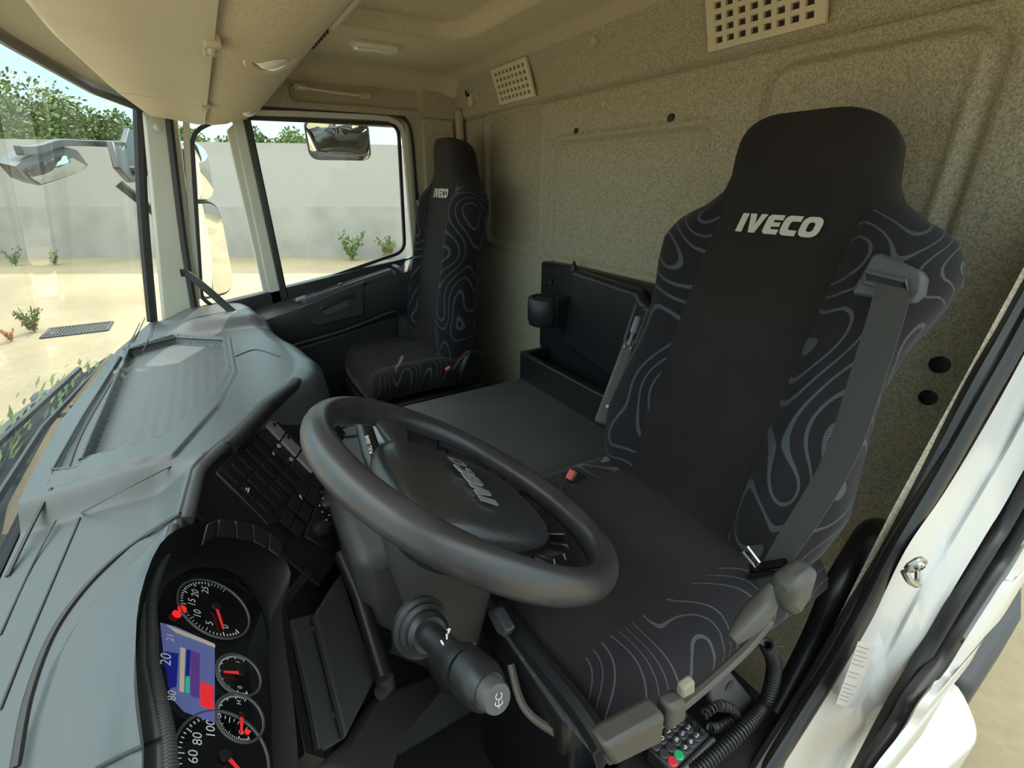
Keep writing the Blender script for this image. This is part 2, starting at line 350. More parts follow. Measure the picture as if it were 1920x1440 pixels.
def weed(base,h,n,lab,mt,seed,name='weed'):
    rr=random.Random(seed); m=MB(); b=Vector(base)
    for k in range(n):
        a=rr.uniform(0,6.28); ln=h*rr.uniform(.5,1); tip=b+Vector((math.cos(a)*ln*.45,math.sin(a)*ln*.45,ln)); mid=b.lerp(tip,.5)+Vector((0,0,.05*h))
        m.tube([b,mid,tip],.008,4)
        for j in range(9):
            p=b.lerp(tip,.2+.09*j)+Vector((rr.uniform(-1,1),rr.uniform(-1,1),rr.uniform(-.5,1)))*h*.1; q=Vector((rr.gauss(0,1),rr.gauss(0,1),rr.gauss(0,1))).normalized(); s1=q.orthogonal().normalized()*h*.08; s2=q.cross(s1)*.5
            m.add([p-s1,p-s2,p+s1,p+s2],[(0,1,2,3)],rr.choice([0,0,1]) if len(mt)>1 else 0)
    o=m.build(name,mt,smooth_=False,raw=True,label=lab,cat='plant'); return o
def gp(u,v): return at(u,v,Z=G)
weed(gp(662,488),1.0,14,'bright green weed at the foot of the wall, passenger window',['leaf_light'],3)
weed(gp(728,486),.8,14,'yellowing weed at the wall foot by the rear edge of the passenger window',['leaf_light','leaf_dry'],4)
weed(gp(30,498),.55,12,'small green weed at the wall foot, far left of the windscreen',['leaf_light'],5)
weed(gp(103,497),.5,10,'small green weed at the wall foot behind the low mirror',['leaf_light'],6)
weed(gp(65,622),.42,26,'weed with reddish base growing from the sunlit yard paving',['leaf_light','leaf_dry'],8)
weed(gp(22,640),.22,14,'flat reddish weed creeping left of the larger yard weed',['leaf_dry'],9)
# drain grate
m=MB(); c=gp(148,619)
for k in range(-9,10): m.box(c+Vector((k*.045,0,.01)),(.012,.32,.01))
for k in (-1,1): m.box(c+Vector((0,k*.32,.012)),(.43,.02,.012)); m.box(c+Vector((k*.43,0,.012)),(.02,.32,.012))
m.build('drain_grate','chassis',label='rusty square drain grate set in the sunlit yard paving',cat='drain',smooth_=False)
# ============================================================ CAB SHELL
YP=2.0; XR=.98; YC=1.04; ZCEIL=.372
def sdrr(x,y,x0,x1,y0,y1,r):
    cx,cy=(x0+x1)/2,(y0+y1)/2; dx=abs(x-cx)-(x1-x0)/2+r; dy=abs(y-cy)-(y1-y0)/2+r
    return math.hypot(max(dx,0),max(dy,0))+min(max(dx,dy),0)-r
PAN=[(1.43,1.79,-.215,.222,.03,'in'),(.755,1.345,-.235,.122,.04,'rim'),(.300,.665,-.235,.222,.06,'groove')]
def rear_x(y,z):
    x=XR
    for y0,y1,z0,z1,r,k in PAN:
        d=sdrr(y,z,y0,y1,z0,z1,r)
        if k=='in': x+=.010*sst(.006,-.006,d)-.006*math.exp(-((d-.014)/.008)**2)
        elif k=='rim': x+=-.011*math.exp(-((d-.002)/.009)**2)+.006*sst(.0,-.02,d)+.004*math.exp(-((d+.018)/.004)**2)
        else: x+=.012*math.exp(-((d+.010)/.009)**2)-.006*math.exp(-((d+.030)/.008)**2)
    # header band above the seam stands proud
    x-=.014*sst(.236,.246,z); x+=.008*math.exp(-((z-.236)/.0035)**2)
    x-=.05*sst(.255,.40,z)
    return x
def frange(a,b,s): n=max(1,round((b-a)/s)); return [a+(b-a)*i/n for i in range(n+1)]
ys=frange(.10,YP,.0055); zs=frange(-.62,.40,.0055)
m=MB(); m.grid([[Vector((rear_x(y,z),y,z)) for y in ys] for z in zs]); m.grid([[Vector((XR,y,z)) for y in (.10,YP)] for z in (-1.25,-.62)])
m.grid([[Vector((XR+.06,y,z)) for y in (.10,YP)] for z in (-1.25,.42)])
m.build('wall_rear','rear_felt',kind='structure',ang=80)
# ceiling with the shallow hatch recess
def ceil_z(x,y):
    d=sdrr(x,y,-.05,.715,.60,1.465,.09); z=ZCEIL+.035*sst(.012,-.012,d)
    z-=.05*sst(1.86,2.03,y)**1.5; z-=.05*sst(.16,.02,y); z-=.02*sst(.86,.96,x)
    return z
m=MB(); m.grid([[Vector((x,y,ceil_z(x,y))) for y in frange(-.02,2.03,.011)] for x in frange(-.2,.96,.011)]); m.grid([[Vector((x,y,.47)) for y in (-.02,2.05)] for x in (-.25,1.04)])
m.build('ceiling','headliner',kind='structure',ang=80)
# floor
m=MB(); m.prism([(-.16,-.03,.215),(1.05,-.03,.215),(1.05,-.03,.47),(-.16,-.03,.47)],(0,.06,0)); m.build('wall_driver_header','rear_felt',kind='structure',bevel=.01)  # unseen side rail over the door opening, added to block sky light
m=MB(); m.prism([(-.16,-.04,.25),(-.10,-.04,.25),(-.20,-.04,-.5),(-.30,-.04,-.5)],(0,.07,0)); m.build('trim_pillar_driver','cream_paint',kind='structure',bevel=.01)  # unseen driver-side pillar, added with the rail to cut incoming light
m=MB(); m.box((.25,1.05,-1.26),(.80,1.0,.03)); m.build('floor','floor_rubber',kind='structure')
# side wall behind passenger door
def side_panel(y,z): 
    return y
m=MB(); m.prism([(.735,YP,.25),(.90,YP,.25),(1.0,YP,.25),(1.0,YP,-1.2),(.70,YP,-1.2),(.735,YP,-.30)],(0,.05,0))
m.build('wall_passenger_rear','rear_felt',kind='structure',bevel=.008)
m=MB(); m.prism([(.80,1.985,.235),(.935,1.985,.235),(.945,1.985,-.6),(.79,1.985,-.6)],(0,.02,0)); m.tube(smooth([(.955,1.975,.27),(.955,1.965,0),(.96,1.97,-.6)],4),.018,8)
m.build('trim_corner','rear_felt',kind='structure',bevel=.006)
# header above passenger door
m=MB(); 
def hdr(x,z):
    d=sdrr(x,z,.33,.80,.262,.352,.02); return 1.992+.014*sst(.004,-.004,d)-.02*sst(.30,.25,z)*0
m.grid([[Vector((x,hdr(x,z),z)) for x in frange(.10,.975,.006)] for z in frange(.238,.385,.005)])
m.grid([[Vector((x,2.04,z)) for x in (.1,1.0)] for z in (.2,.42)])
m.build('wall_passenger_header','rear_felt',kind='structure',ang=80)
m=MB(); m.tube(smooth([(.345,1.975,.298),(.36,1.965,.298),(.40,1.955,.293),(.47,1.952,.288),(.54,1.955,.288),(.585,1.965,.291),(.598,1.975,.292)],5),(.006,.014),8,up=(1,0,0)) if 0 else m.tube(smooth([(.345,1.985,.300),(.36,1.968,.299),(.40,1.955,.294),(.47,1.952,.290),(.54,1.955,.289),(.585,1.968,.291),(.598,1.985,.292)],5),(.005,.009),8,up=(0,1,0))
h=empty('grab_rail',(.47,1.985,.29),'beige roof grab handle above the passenger door','handle'); m.build('grip','beige_plastic',h)
for ex_ in ((.362,1.974,.300),(.585,1.974,.292)):
    m=MB(); m.box(ex_,(.020,.010,.011)); m.build('end_cap','beige_dark',h,bevel=.004)
# round cap, coat hook and vents on the rear header
def vent(yc,zc,hy,hz,ny,nz,lab):
    t=empty('air_vent_grille',(rear_x(yc,zc),yc,zc-hz),lab,'vent','beige rear wall grilles'); x0=rear_x(yc,zc-hz)-.011; x1=rear_x(yc,zc+hz)-.011
    xf=lambda z: lerp(x0,x1,(z-zc+hz)/(2*hz))
    m=MB(); th=.008
    ye=[yc-hy]+[yc-hy*.88+2*hy*.88*(k+ (0))/ny for k in range(ny+1)]+[yc+hy]; 
    cy=2*hy*.88/ny; cz=2*hz*.86/nz
    # bars
    def bar(ya,yb,za,zb): m.add([(xf(z)+.008-dx,y,z) for dx in (0,th) for z in (za,zb) for y in (ya,yb)],[(0,1,3,2),(4,6,7,5),(0,4,5,1),(2,3,7,6),(0,2,6,4),(1,5,7,3)])
    bar(yc-hy,yc+hy,zc-hz,zc-hz*.84); bar(yc-hy,yc+hy,zc+hz*.84,zc+hz); bar(yc-hy,yc-hy*.86,zc-hz*.84,zc+hz*.84); bar(yc+hy*.86,yc+hy,zc-hz*.84,zc+hz*.84)
    for k in range(ny+1):
        y=yc-hy*.88+cy*k; th=.0078; bar(y-cy*.2,y+cy*.2,zc-hz*.9,zc+hz*.9)
    for k in range(nz+1):
        z=zc-hz*.86+cz*k; th=.0073; bar(yc-hy*.9,yc+hy*.9,z-cz*.22,z+cz*.22)
    m.build('grille','beige_plastic',t,smooth_=False)
    m=MB(); m.add([(xf(z)+.0078,y,z) for z in (zc-hz*.86,zc+hz*.86) for y in (yc-hy*.87,yc+hy*.87)],[(0,1,3,2)]); m.build('duct','vent_dark',t,smooth_=False)
vent(1.535,.300,.108,.050,8,5,'small beige square grille near the passenger side corner of the rear wall')
vent(.668,.300,.116,.052,8,5,'beige rectangular grille above the driver seat on the rear wall')
def disc(name,y,z,r,mt,lab,cat,dx=.004,grp=None):
    m=MB(); x=rear_x(y,z); m.lathe((x+.002,y,z),(-1,0,0),[(r,0),(r,dx*.6+.005),(r*.85,dx+.006),(r*.3,dx+.006)],20); return m.build(name,mt,label=lab,cat=cat,group=grp)
disc('trim_button',1.126,.332,.011,'beige_dark','round beige trim button on the rear header between the two grilles','button',.006)
disc('plug',1.239,.140,.008,'bezel_black','small dark oval plug above the middle wall panel, farther from the driver seat','plug',.001)
disc('plug',.884,.140,.010,'bezel_black','dark round plug in the grey rear wall nearer the driver seat headrest','plug',.001)
disc('plug',.253,-.275,.014,'bezel_black','upper round black hole plug right of the driver seat','plug',.001)
disc('plug',.252,-.334,.013,'bezel_black','lower round black hole plug right of the driver seat','plug',.001)
disc('trim_button',1.80,.295,.008,'beige_dark','little round beige button between coat hook and small grille','button',.004)
disc('trim_button',.215,.12,.018,'beige_dark','pale round trim button at the far right edge of the rear wall','button',.006)
hk=empty('coat_hook',(.955,1.865,.27),'beige coat hook on the rear header in the passenger side corner','hook')
m=MB(); x=rear_x(1.865,.30); m.box((x,1.865,.305),(.006,.012,.035)); m.build('backplate','beige_plastic',hk,bevel=.003)
m=MB(); m.tube([(x,1.865,.31),(x-.018,1.865,.305),(x-.02,1.865,.32)],.005,6); m.build('hook','bezel_black',hk)
# ---------------------------------------------------------- pillar, door frame, passenger door
def strip(pts,sec,name,mt,parent=None,closed=False,up=(0,1,0),n=4,**k):
    m=MB(); m.tube(pts,sec,n,up=up,closed=closed); return m.build(name,mt,parent,bevel=.002,**k)
# A pillar far side
m=MB(); A=[at(276,205,Y=1.98),at(345,238,Y=2.0),at(362,560,Y=2.0),at(292,590,Y=1.98)]
m.prism([A[0]+Vector((0,0,.1)),A[1]+Vector((0,0,.12)),A[2]+Vector((0,0,-.15)),A[3]+Vector((0,0,-.1))],(0,.06,0)); m.build('trim_pillar','cream_paint',kind='structure',bevel=.012)
m=MB(); c=at(295,240,Y=1.975); m.lathe(c,(0,-1,0),[(.010,0),(.010,.003),(.007,.005)],16); m.build('pillar_cap','cream_paint',label='small round cream cap at the top of the far windscreen pillar',cat='cap')
dr=empty('door_1',(.3,2.0,-1.2)); tag(dr,kind='structure')
B=[at(435,240,Y=2),at(455,232,Y=2)]
ZS=lambda x: -.41+(x-.18)*.228
# window aperture: sloping sill
front=[(.012,.168),(-.085,-.36),(-.08,-.425)]
fr_=[(-.005,2.0,.165),(-.095,2.0,-.40),(-.06,2.0,-.44),(.165,2.0,-.415),(.715,2.0,-.288),(.733,2.0,.222),(.10,2.0,.212)]
strip(fillet([(p[0]+(.02 if p[0]<.3 else -.022),2.012,p[2]+(.02 if p[2]<-.1 else -.012)) for p in fr_],.045),.009,'seal','seal_rubber',dr,closed=True)
inner=[(p[0]+(.01 if p[0]<.3 else -.006),2.012,p[2]+(.006 if p[2]<-.1 else .002)) for p in fr_]
fi=fillet(inner,.05); strip([Vector((-.065,2.012,-.43))]+fi[:6]+fi[:0:-1][:0]+[],.013,'frame','cream_paint',dr) if 0 else strip([p for p in smooth([inner[1],inner[0],inner[-1],inner[-2]],1)],.013,'frame','cream_paint',dr) if 0 else None
FP=[(.735,2.012,-.285),(.733,2.012,-.1),(.732,2.012,.12),(.728,2.012,.175),(.712,2.012,.208),(.68,2.012,.222),(.60,2.012,.228),(.10,2.012,.214),(.02,2.012,.185),(.0,2.012,.15),(-.05,2.012,-.15),(-.085,2.012,-.38)]
strip(smooth(FP,2),.013,'frame','cream_paint',dr)
m=MB(); m.prism([(-.075,1.985,-.52),(.75,1.985,-.36),(.75,1.985,-.285),(-.09,1.985,-.412)],(0,.05,0)); m.build('sill_seal','seal_rubber',dr,bevel=.004)
m=MB(); m.tube(smooth([(-.035,1.985,.20),(-.055,1.985,.05),(-.085,1.985,-.2),(-.105,1.985,-.43)],3),.011,6); m.build('front_seal','seal_rubber',dr)
m=MB(); m.prism([(.137,1.985,.20),(.172,1.985,.20),(.185,1.985,-.42),(.142,1.985,-.43)],(0,.04,0)); m.build('divider','cream_paint',dr,bevel=.006)
m=MB(); m.prism([(.172,1.982,.20),(.192,1.982,.20),(.205,1.982,-.41),(.183,1.982,-.42)],(0,.03,0)); m.build('glass_channel','seal_rubber',dr,bevel=.004)
m=MB(); m.prism([(.115,1.99,.16),(.140,1.99,.18),(.150,1.99,-.43),(.125,1.99,-.43)],(0,.03,0)); m.build('quarter_seal','cream_paint',dr,bevel=.004)
m=MB(); m.add([(-.0,2.03,.16),(.14,2.03,.18),(.15,2.03,-.43),(-.08,2.03,-.43)],[(0,1,2,3)]); m.build('quarter_glass','window_glass',dr,smooth_=False)
m=MB(); m.add([(.18,2.035,.21),(.71,2.035,.21),(.71,2.035,-.30),(.19,2.035,-.42)],[(0,1,2,3)]); m.build('door_glass','window_glass',dr,smooth_=False)
# light surround of the opening rear edge (body side)
strip(smooth([(.752,2.0,-.9),(.755,2.0,-.25),(.758,2.0,.0),(.757,2.0,.15),(.745,2.0,.215),(.70,2.0,.240),(.60,2.0,.243),(.1,2.0,.230),(.02,2.0,.20)],3),.009,'opening_seal','seal_rubber',dr)
# door trim
def lev(x): return ZS(x)-.012
def ledge(x,y): return lev(x)-.02*(2.0-y)/.1
xs=frange(-.02,.735,.02)
prof=[(2.04,.0),(1.985,.006),(1.955,-.006),(1.915,-.012),(1.900,-.022),(1.897,-.05),(1.903,-.13),(1.915,-.17),(1.93,-.19),(1.925,-.22),(1.915,-.24)]
def drz(x,k): 
    y,dz=prof[k]; return Vector((x,y+.03*sst(.12,-.05,x),lev(x)+dz*(1 if k<6 else 1)))
m=MB(); rows=[]
for x in xs:
    r=[drz(x,k) for k in range(len(prof))]; r+=[Vector((x,1.915,-.74)),Vector((x,1.93,-.78)),Vector((x,1.93,-1.2))]; rows.append(r)
m.grid(rows); m.build('door_trim','door_plastic',dr,ang=50)
m=MB(); m.prism([(.72,1.905,-.325),(.748,1.93,-.315),(.748,1.93,-1.2),(.72,1.905,-1.2)],(0,.08,0)); m.build('door_edge','black_plastic',dr,bevel=.006)
# switch plate, handle recess, pocket
def onledge(u,v): return at(u,v,Y=1.935)
def quad_on(mb,P,d,mi=0): mb.prism(P,d,mi)
m=MB(); sp=[(.215,1.975),(.60,1.968),(.60,1.915),(.25,1.912)]
m.prism([(x,y,lev(x)+.004) for x,y in sp],(0,0,-.02)); m.build('switch_plate','dash_plastic',dr,bevel=.003)
m=MB(); m.prism([(x,y,lev(x)+.006) for x,y in [(.30,1.966),(.50,1.962),(.49,1.935),(.30,1.93)]],(0,0,-.012)); m.build('pull_recess','bezel_black',dr,bevel=.002)
m=MB(); m.prism([(x,y,lev(x)+.012) for x,y in [(.385,1.945),(.40,1.945),(.40,1.925),(.385,1.925)]],(0,0,-.012)); m.build('window_switch','dash_plastic',dr,bevel=.002)
m=MB(); m.prism([(x,y,lev(x)+.009) for x,y in [(.225,1.95),(.262,1.95),(.262,1.925),(.225,1.925)]],(0,0,-.012)); m.build('knob_plate','switch_silver',dr,bevel=.003)
m=MB(); m.box((.625,1.94,lev(.625)+.004),(.007,.035,.005)); m.build('divider_strip','switch_silver',dr,bevel=.002)
q=lambda u,v,Y=1.893: at(u,v,Y=Y)
m=MB(); m.prism([q(557,578),q(684,528),q(682,590),q(596,612),(q(580,606))],(0,.02,0)); m.build('handle_bezel','door_plastic',dr,bevel=.004)
m=MB(); m.prism([q(600,577,1.89),(q(651,556,1.89)),q(658,575,1.89),q(612,592,1.89)],(0,.012,0)); hc_=m.build('handle_cup','grey_dark_plastic',dr,bevel=.003)
m=MB(); m.prism([q(603,576,1.886),q(662,550,1.886),q(664,556,1.886),q(603,583,1.886)],(0,.01,0)); m.build('release_lever','black_plastic',hc_,bevel=.002)
m=MB(); m.prism([q(552,655,1.9),(q(745,592,1.9)),q(748,640,1.9),q(640,700,1.9),q(552,735,1.9)],(0,.03,0)); m.build('pocket_panel','door_plastic_lower',dr,bevel=.008)
m=MB(); m.tube(smooth([q(548,648,1.895),q(650,618,1.895),q(735,585,1.895),q(748,590,1.895)],4),.006,8); m.build('pocket_rib','door_plastic',dr)
# ---------------------------------------------------------- windscreen and roof console
yf=[-.1,.3,.7,1.2,1.7,2.0]
def xbot(y): return interp([(-.1,-.27),(.3,-.315),(.74,-.335),(1.2,-.345),(1.7,-.305),(2.02,-.235)],y)
def xtop(y): return interp([(-.1,-.11),(.3,-.19),(.74,-.225),(1.2,-.235),(1.7,-.185),(2.02,-.105)],y)
YS=frange(-.08,2.02,.06)
m=MB(); m.grid([[Vector((lerp(xbot(y)-.006,xtop(y)-.006,t),y,lerp(-.48,.25,t))) for y in YS] for t in (0,.25,.5,.75,1)]); m.build('window_1','window_glass',kind='structure',raw=True)
T=[(xtop(y)+.004,y,.218+.012*(1.9-y)) for y in YS]
m=MB(); m.tube(smooth(T,2),(.022,.012),8,up=(1,0,.5)); m.tube(smooth([(xtop(2.0)+.004,2.0,.215),(xtop(2.0)-.005,2.0,.18),(lerp(xtop(2.0),xbot(2.0),.5),2.0,-.1),(xbot(2.0)+.006,2.0,-.44)],4),.016,8)
m.build('trim_windscreen_seal','seal_rubber',kind='structure')
m=MB(); m.grid([[Vector((xtop(y)+.022,y,.222)),Vector((xtop(y)+.05,y,.23)),Vector((xtop(y)+.12,y,.235))] for y in YS]); m.build('trim_header','beige_plastic',kind='structure')
# overhead console (felt) : a thing across the cab
oc=empty('overhead_console',(.15,1.0,.17),'beige felt roof console running across above the windscreen','console')
def cons(y):
    e=sst(1.80,1.98,y)
    P=[(-.02,.205),(.055,.176),(.075,.171),(.12,.168+.01*e),(.165,.178+.02*e),(.20,.200+.02*e),(.228-.01*e,.228),(.242-.015*e,.262),(.246-.015*e,.31),(.246-.015*e,.40)]
    return [Vector((x,y,z)) for x,z in P]
m=MB(); m.grid([cons(y) for y in frange(-.05,1.985,.05)]); m.add(cons(1.985),[tuple(range(10))]); m.build('console_shell','headliner',oc,ang=60)
m=MB(); m.tube([(.236,.55,.232),(.238,.95,.236)],.0065,8); m.build('rear_rail','beige_plastic',oc)
m=MB()
for k in range(6): m.box((.243,1.02+.024*k,.26),(.004,.006,.02))
m.build('vent_slots','vent_dark',oc)
# visors
for i,(y0,y1,lab) in enumerate([(-.05,.86,'beige sun visor slab nearest the driver, folded flat under the roof console'),(.868,1.50,'beige middle sun visor folded flat under the roof console'),(1.508,1.965,'beige sun visor at the passenger end, folded flat')]):
    t=empty('sun_visor',(0,(y0+y1)/2,.18),lab,'sun visor','sun visors under the roof console')
    def xl(y): return interp([(-.05,-.075),(.5,-.115),(1.0,-.130),(1.5,-.118),(1.97,-.088)],y)
    m=MB(); rows=[]
    for y in frange(y0,y1,.05):
        e=.004*(1 if y not in (y0,y1) else 0)
        rows.append([Vector((xl(y),y,.192-e*.3)),Vector((xl(y)+.01,y,.186-e)),Vector((-.03,y,.180-e)),Vector((.035,y,.170-e)),Vector((.054,y,.170-e)),Vector((.058,y,.178)),Vector((.04,y,.186)),Vector((xl(y),y,.198))])
    m.loft(rows); vp=m.build('visor_panel','beige_plastic',t,ang=50)
    m=MB(); yy=y1-.02
    if i<2:
        m.tube([(.052,yy-.015,.164),(.052,yy+.03,.164)],.006,8); m.box((.052,yy-.015,.170),(.010,.007,.010)); m.box((.052,yy+.03,.170),(.010,.007,.010))
        m.build('hinge_clip','beige_dark',vp,bevel=.002)
def spot(p,r,lab):
    t=empty('reading_light',p,lab,'light','round lights in the roof console'); n=Vector((.25,-.35,-.9)).normalized()
    m=MB(); m.lathe(p,n,[(r*.72,.002),(r*.78,.010),(r,.009),(r*1.06,.001),(r*1.0,-.006)],28); m.build('ring','beige_plastic',t)
    m=MB(); m.lathe(p,n,[(r*.74,.0),(r*.6,.012),(r*.35,.020),(r*.06,.022)],24); m.build('lens','lamp_lens',t)
spot(at(506,97,Z=.186),.042,'chrome-rimmed round reading light nearer the driver in the roof console')
spot(at(462,201,Z=.188),.030,'small round light at the passenger end of the roof console')
dl=empty('dome_light',at(703,84,Z=ZCEIL),'small white rounded dome light on the ceiling over the passenger','light')
m=MB(); c=at(703,84,Z=ZCEIL); m.box(c+Vector((0,0,-.005)),(.066,.026,.014)); m.build('cover','lamp_lens',dl,bevel=.011,seg=4)
m=MB(); m.box(c+Vector((0,0,.002)),(.072,.031,.006)); m.build('base','beige_plastic',dl,bevel=.004)
# ---------------------------------------------------------- outside mirrors, wiper, cowl
def mirror(name,c,n,up,w_,h_,r,lab,arm,bulge=.01,cat='mirror',depth=.05,sh='mirror_shell'):
    n=Vector(n).normalized(); up=Vector(up); sx_=up.cross(n).normalized(); uy=n.cross(sx_); c=Vector(c); t=empty(name,c,lab,cat,'outside mirrors')
    ol=rrect(-w_,-h_,w_,h_,r,6); rings=[]
    for s_,d in ((1.0,0),(1.03,-.006),(1.02,-.02),(.9,-depth*.8),(.55,-depth)): rings.append([c+sx_*x*s_+uy*y*s_+n*d for x,y in ol])
    m=MB(); m.loft(rings); m.build('housing',sh,t)
    m=MB(); rings=[[c+sx_*x*s_+uy*y*s_+n*(.004+bulge*(1-(x*x/w_/w_+y*y/h_/h_)*s_*s_*.5)) for x,y in ol] for s_ in (.96,.88,.8,.7,.6,.5,.4,.3,.2,.1,.02)]; m.loft(rings,0,True); m.build('mirror_glass','mirror_glass',t,ang=80)
    if arm:
        m=MB(); m.tube(smooth(arm,4),.016,8); m.build('arm','black_plastic',t)
c=at(635,264,Y=2.30); mirror('kerb_mirror',c,(-.22,-.85,-.38),(0,0,1),.125,.080,.035,'wide rounded kerb mirror hanging at the top of the passenger window',[c+Vector((0,.03,.06)),c+Vector((0,.02,.15)),c+Vector((-.05,0,.25))],.02)
c=at(388,470,Y=2.32); mirror('door_mirror',c,(.75,-.80,-.06),(0,0,1),.10,.185,.06,'tall door mirror seen through the quarter window, lower one',[c+Vector((-.1,.03,.1)),c+Vector((-.22,0,.25))],.008)
c=at(366,322,Y=2.32); mirror('wide_angle_mirror',c,(.75,-.80,-.08),(0,0,1),.062,.10,.045,'smaller wide angle mirror above the tall door mirror',[c+Vector((-.08,.03,0)),c+Vector((-.2,0,.0))],.02,sh='white_paint')
c=at(100,312,X=-.52); mm=at(250,290,X=-.26)
fm=empty('front_mirror',c,'blue-grey front mirror on a long arm outside the windscreen','mirror','outside mirrors')
def fp(u,v,x=-.5): return at(u,v,X=x)
m=MB(); o1=[fp(28,312),fp(75,288),fp(140,278),(fp(165,311)),fp(132,288)*1.0,fp(60,312),fp(40,318)]
out=[fp(28,312),fp(50,296),fp(85,284),fp(125,277),fp(145,282),fp(165,310),fp(150,322),fp(110,337),fp(74,348),fp(50,338)]
cc=sum(out,Vector())/len(out); bk=Vector((-.10,.06,.03))
m.loft([[p for p in out],[p+bk*.4+(cc-p)*-.03 for p in out],[p+bk*.8+(cc-p)*.25 for p in out],[p+bk+(cc-p)*.6 for p in out]]); m.build('housing','mirror_shell',fm)
m=MB(); g=[fp(42,318),fp(88,300),fp(125,290),fp(160,310),fp(150,321),fp(110,335),fp(75,345),fp(56,333)]; cg=sum(g,Vector())/len(g); nn=Vector((.9,-.4,-.1))*.004
m.loft([[p+nn for p in g],[p+(cg-p)*.4+nn*3 for p in g],[p+(cg-p)*.9+nn*4 for p in g]]); m.build('mirror_glass','mirror_glass',fm,ang=80)
m=MB(); m.tube(smooth([fp(35,282),fp(70,280),fp(110,268),fp(150,268),at(200,270,X=-.4),at(232,272,X=-.3)],4),(.016,.022),4,up=(0,0,1)); m.build('arm','mirror_shell',fm,bevel=.004)
m=MB(); m.prism([at(212,265,X=-.31),at(232,282,X=-.30),at(243,240,X=-.27),at(262,258,X=-.26),at(265,340,X=-.26),at(248,342,X=-.28),at(225,315,X=-.30)],(-.03,.02,0)); m.build('mount','black_plastic',fm,bevel=.006)
# bonnet cowl outside below the windscreen, wiper
m=MB(); m.grid([[Vector((xbot(y)-.0,y,-.485)),Vector((xbot(y)-.06,y,-.515)),Vector((xbot(y)-.16,y,-.55)),Vector((xbot(y)-.225,y,-.59)),Vector((xbot(y)-.23,y,-.85))] for y in YS]); m.build('trim_cowl','cowl',kind='structure')
m=MB(); m.grid([[Vector((xbot(y)-.225,y,-.60)),Vector((xbot(y)-.23,y,-.575)),Vector((xbot(y)-.265,y,-.59)),Vector((xbot(y)-.28,y,-.7)),Vector((xbot(y)-.26,y,-1.5))] for y in YS]); m.build('trim_front_panel','mirror_shell',kind='structure')
wi=empty('windscreen_wiper',(-.42,1.2,-.55),'long black windscreen wiper lying along the foot of the windscreen','wiper')
def wpn(y,z,dx=-.04): return Vector((xbot(y)+dx,y,z))
m=MB(); m.tube([wpn(1.72,-.49,-.10),wpn(1.3,-.50,-.13),wpn(.95,-.525,-.17)],.008,6); m.build('arm','black_plastic',wi)
m=MB(); m.tube([wpn(1.8,-.485,-.05),wpn(1.3,-.49,-.06),wpn(.85,-.495,-.065)],(.004,.009),4,up=(0,0,1)); m.build('blade','seal_rubber',wi)
m=MB(); m.lathe(at(85,748,Z=-.60),(0,0,1),[(.030,-.02),(.032,.01),(.02,.022),(.005,.024)],16); m.build('pivot_cap','mirror_shell',wi)
m=MB(); P0=at(150,735,Z=-.47)
m.tube(smooth([at(148,760,Z=-.46),at(142,772,Z=-.47),at(152,778,Z=-.47)],4),.004,6); m.build('washer_hose','grey_plastic',wi)
rr=random.Random(5)
lf=MB()
for k in range(260):
    y=rr.uniform(.55,1.9); p=Vector((xbot(y)-rr.uniform(.05,.21),y,-.52+rr.uniform(-.03,.02))); d=Vector((rr.uniform(-.2,.3),1,rr.uniform(-.1,.5))).normalized(); L=rr.uniform(.015,.04); s=Vector((.006,-.002,.004))
    lf.add([p-d*L,p+s,p+d*L,p-s],[(0,1,2,3)],rr.choice([0,1,1]))
lf.build('reflection_leaves',['leaf','leaf_light'],smooth_=False,raw=True,label='green leaf shapes imitating reflections on the cowl under the windscreen',cat='leaves',kind='stuff')  # leaf quads stand in for green reflections at the windscreen foot
def V3(*a): return Vector(a)
# ============================================================ DASHBOARD
RE=[(-.1,-.10),(.2,-.112),(.36,-.124),(.457,-.143),(.571,-.152),(.66,-.138),(.74,-.130),(.86,-.112),(.947,-.055),(1.075,.01),(1.18,.085),(1.25,.112),(1.34,.125),(1.5,.105),(1.6,.08),(1.75,.055),(1.98,.02)]
def poly_at(L,Z): return [(p.x,p.y) for p in (at(u,v,Z=Z) for u,v in L)]
def sdpoly(x,y,P):
    d=1e9; ins=False; n=len(P)
    for i in range(n):
        ax_,ay=P[i]; bx,by=P[(i+1)%n]; ex,ey_=bx-ax_,by-ay; wx,wy=x-ax_,y-ay
        t=max(0,min(1,(wx*ex+wy*ey_)/(ex*ex+ey_*ey_))); d=min(d,math.hypot(wx-ex*t,wy-ey_*t))
        if (ay>y)!=(by>y) and x<(bx-ax_)*(y-ay)/(by-ay)+ax_: ins=not ins
    return -d if ins else d
MATP=poly_at([(163,890),(247,674),(335,650),(424,655),(434,712),(405,760),(320,845)],-.47)
RIBP=poly_at([(104,893),(160,790),(228,678),(240,678),(152,890)],-.455)
TRAYP=poly_at([(92,905),(234,650),(335,634),(432,638),(444,705),(412,768),(330,862)],-.445)
HOODP=poly_at([(352,958),(270,1005),(200,1062),(130,1140),(88,1210),(45,1330),(20,1440),(0,1600),(400,1700),(420,1300),(420,1000)],-.44)
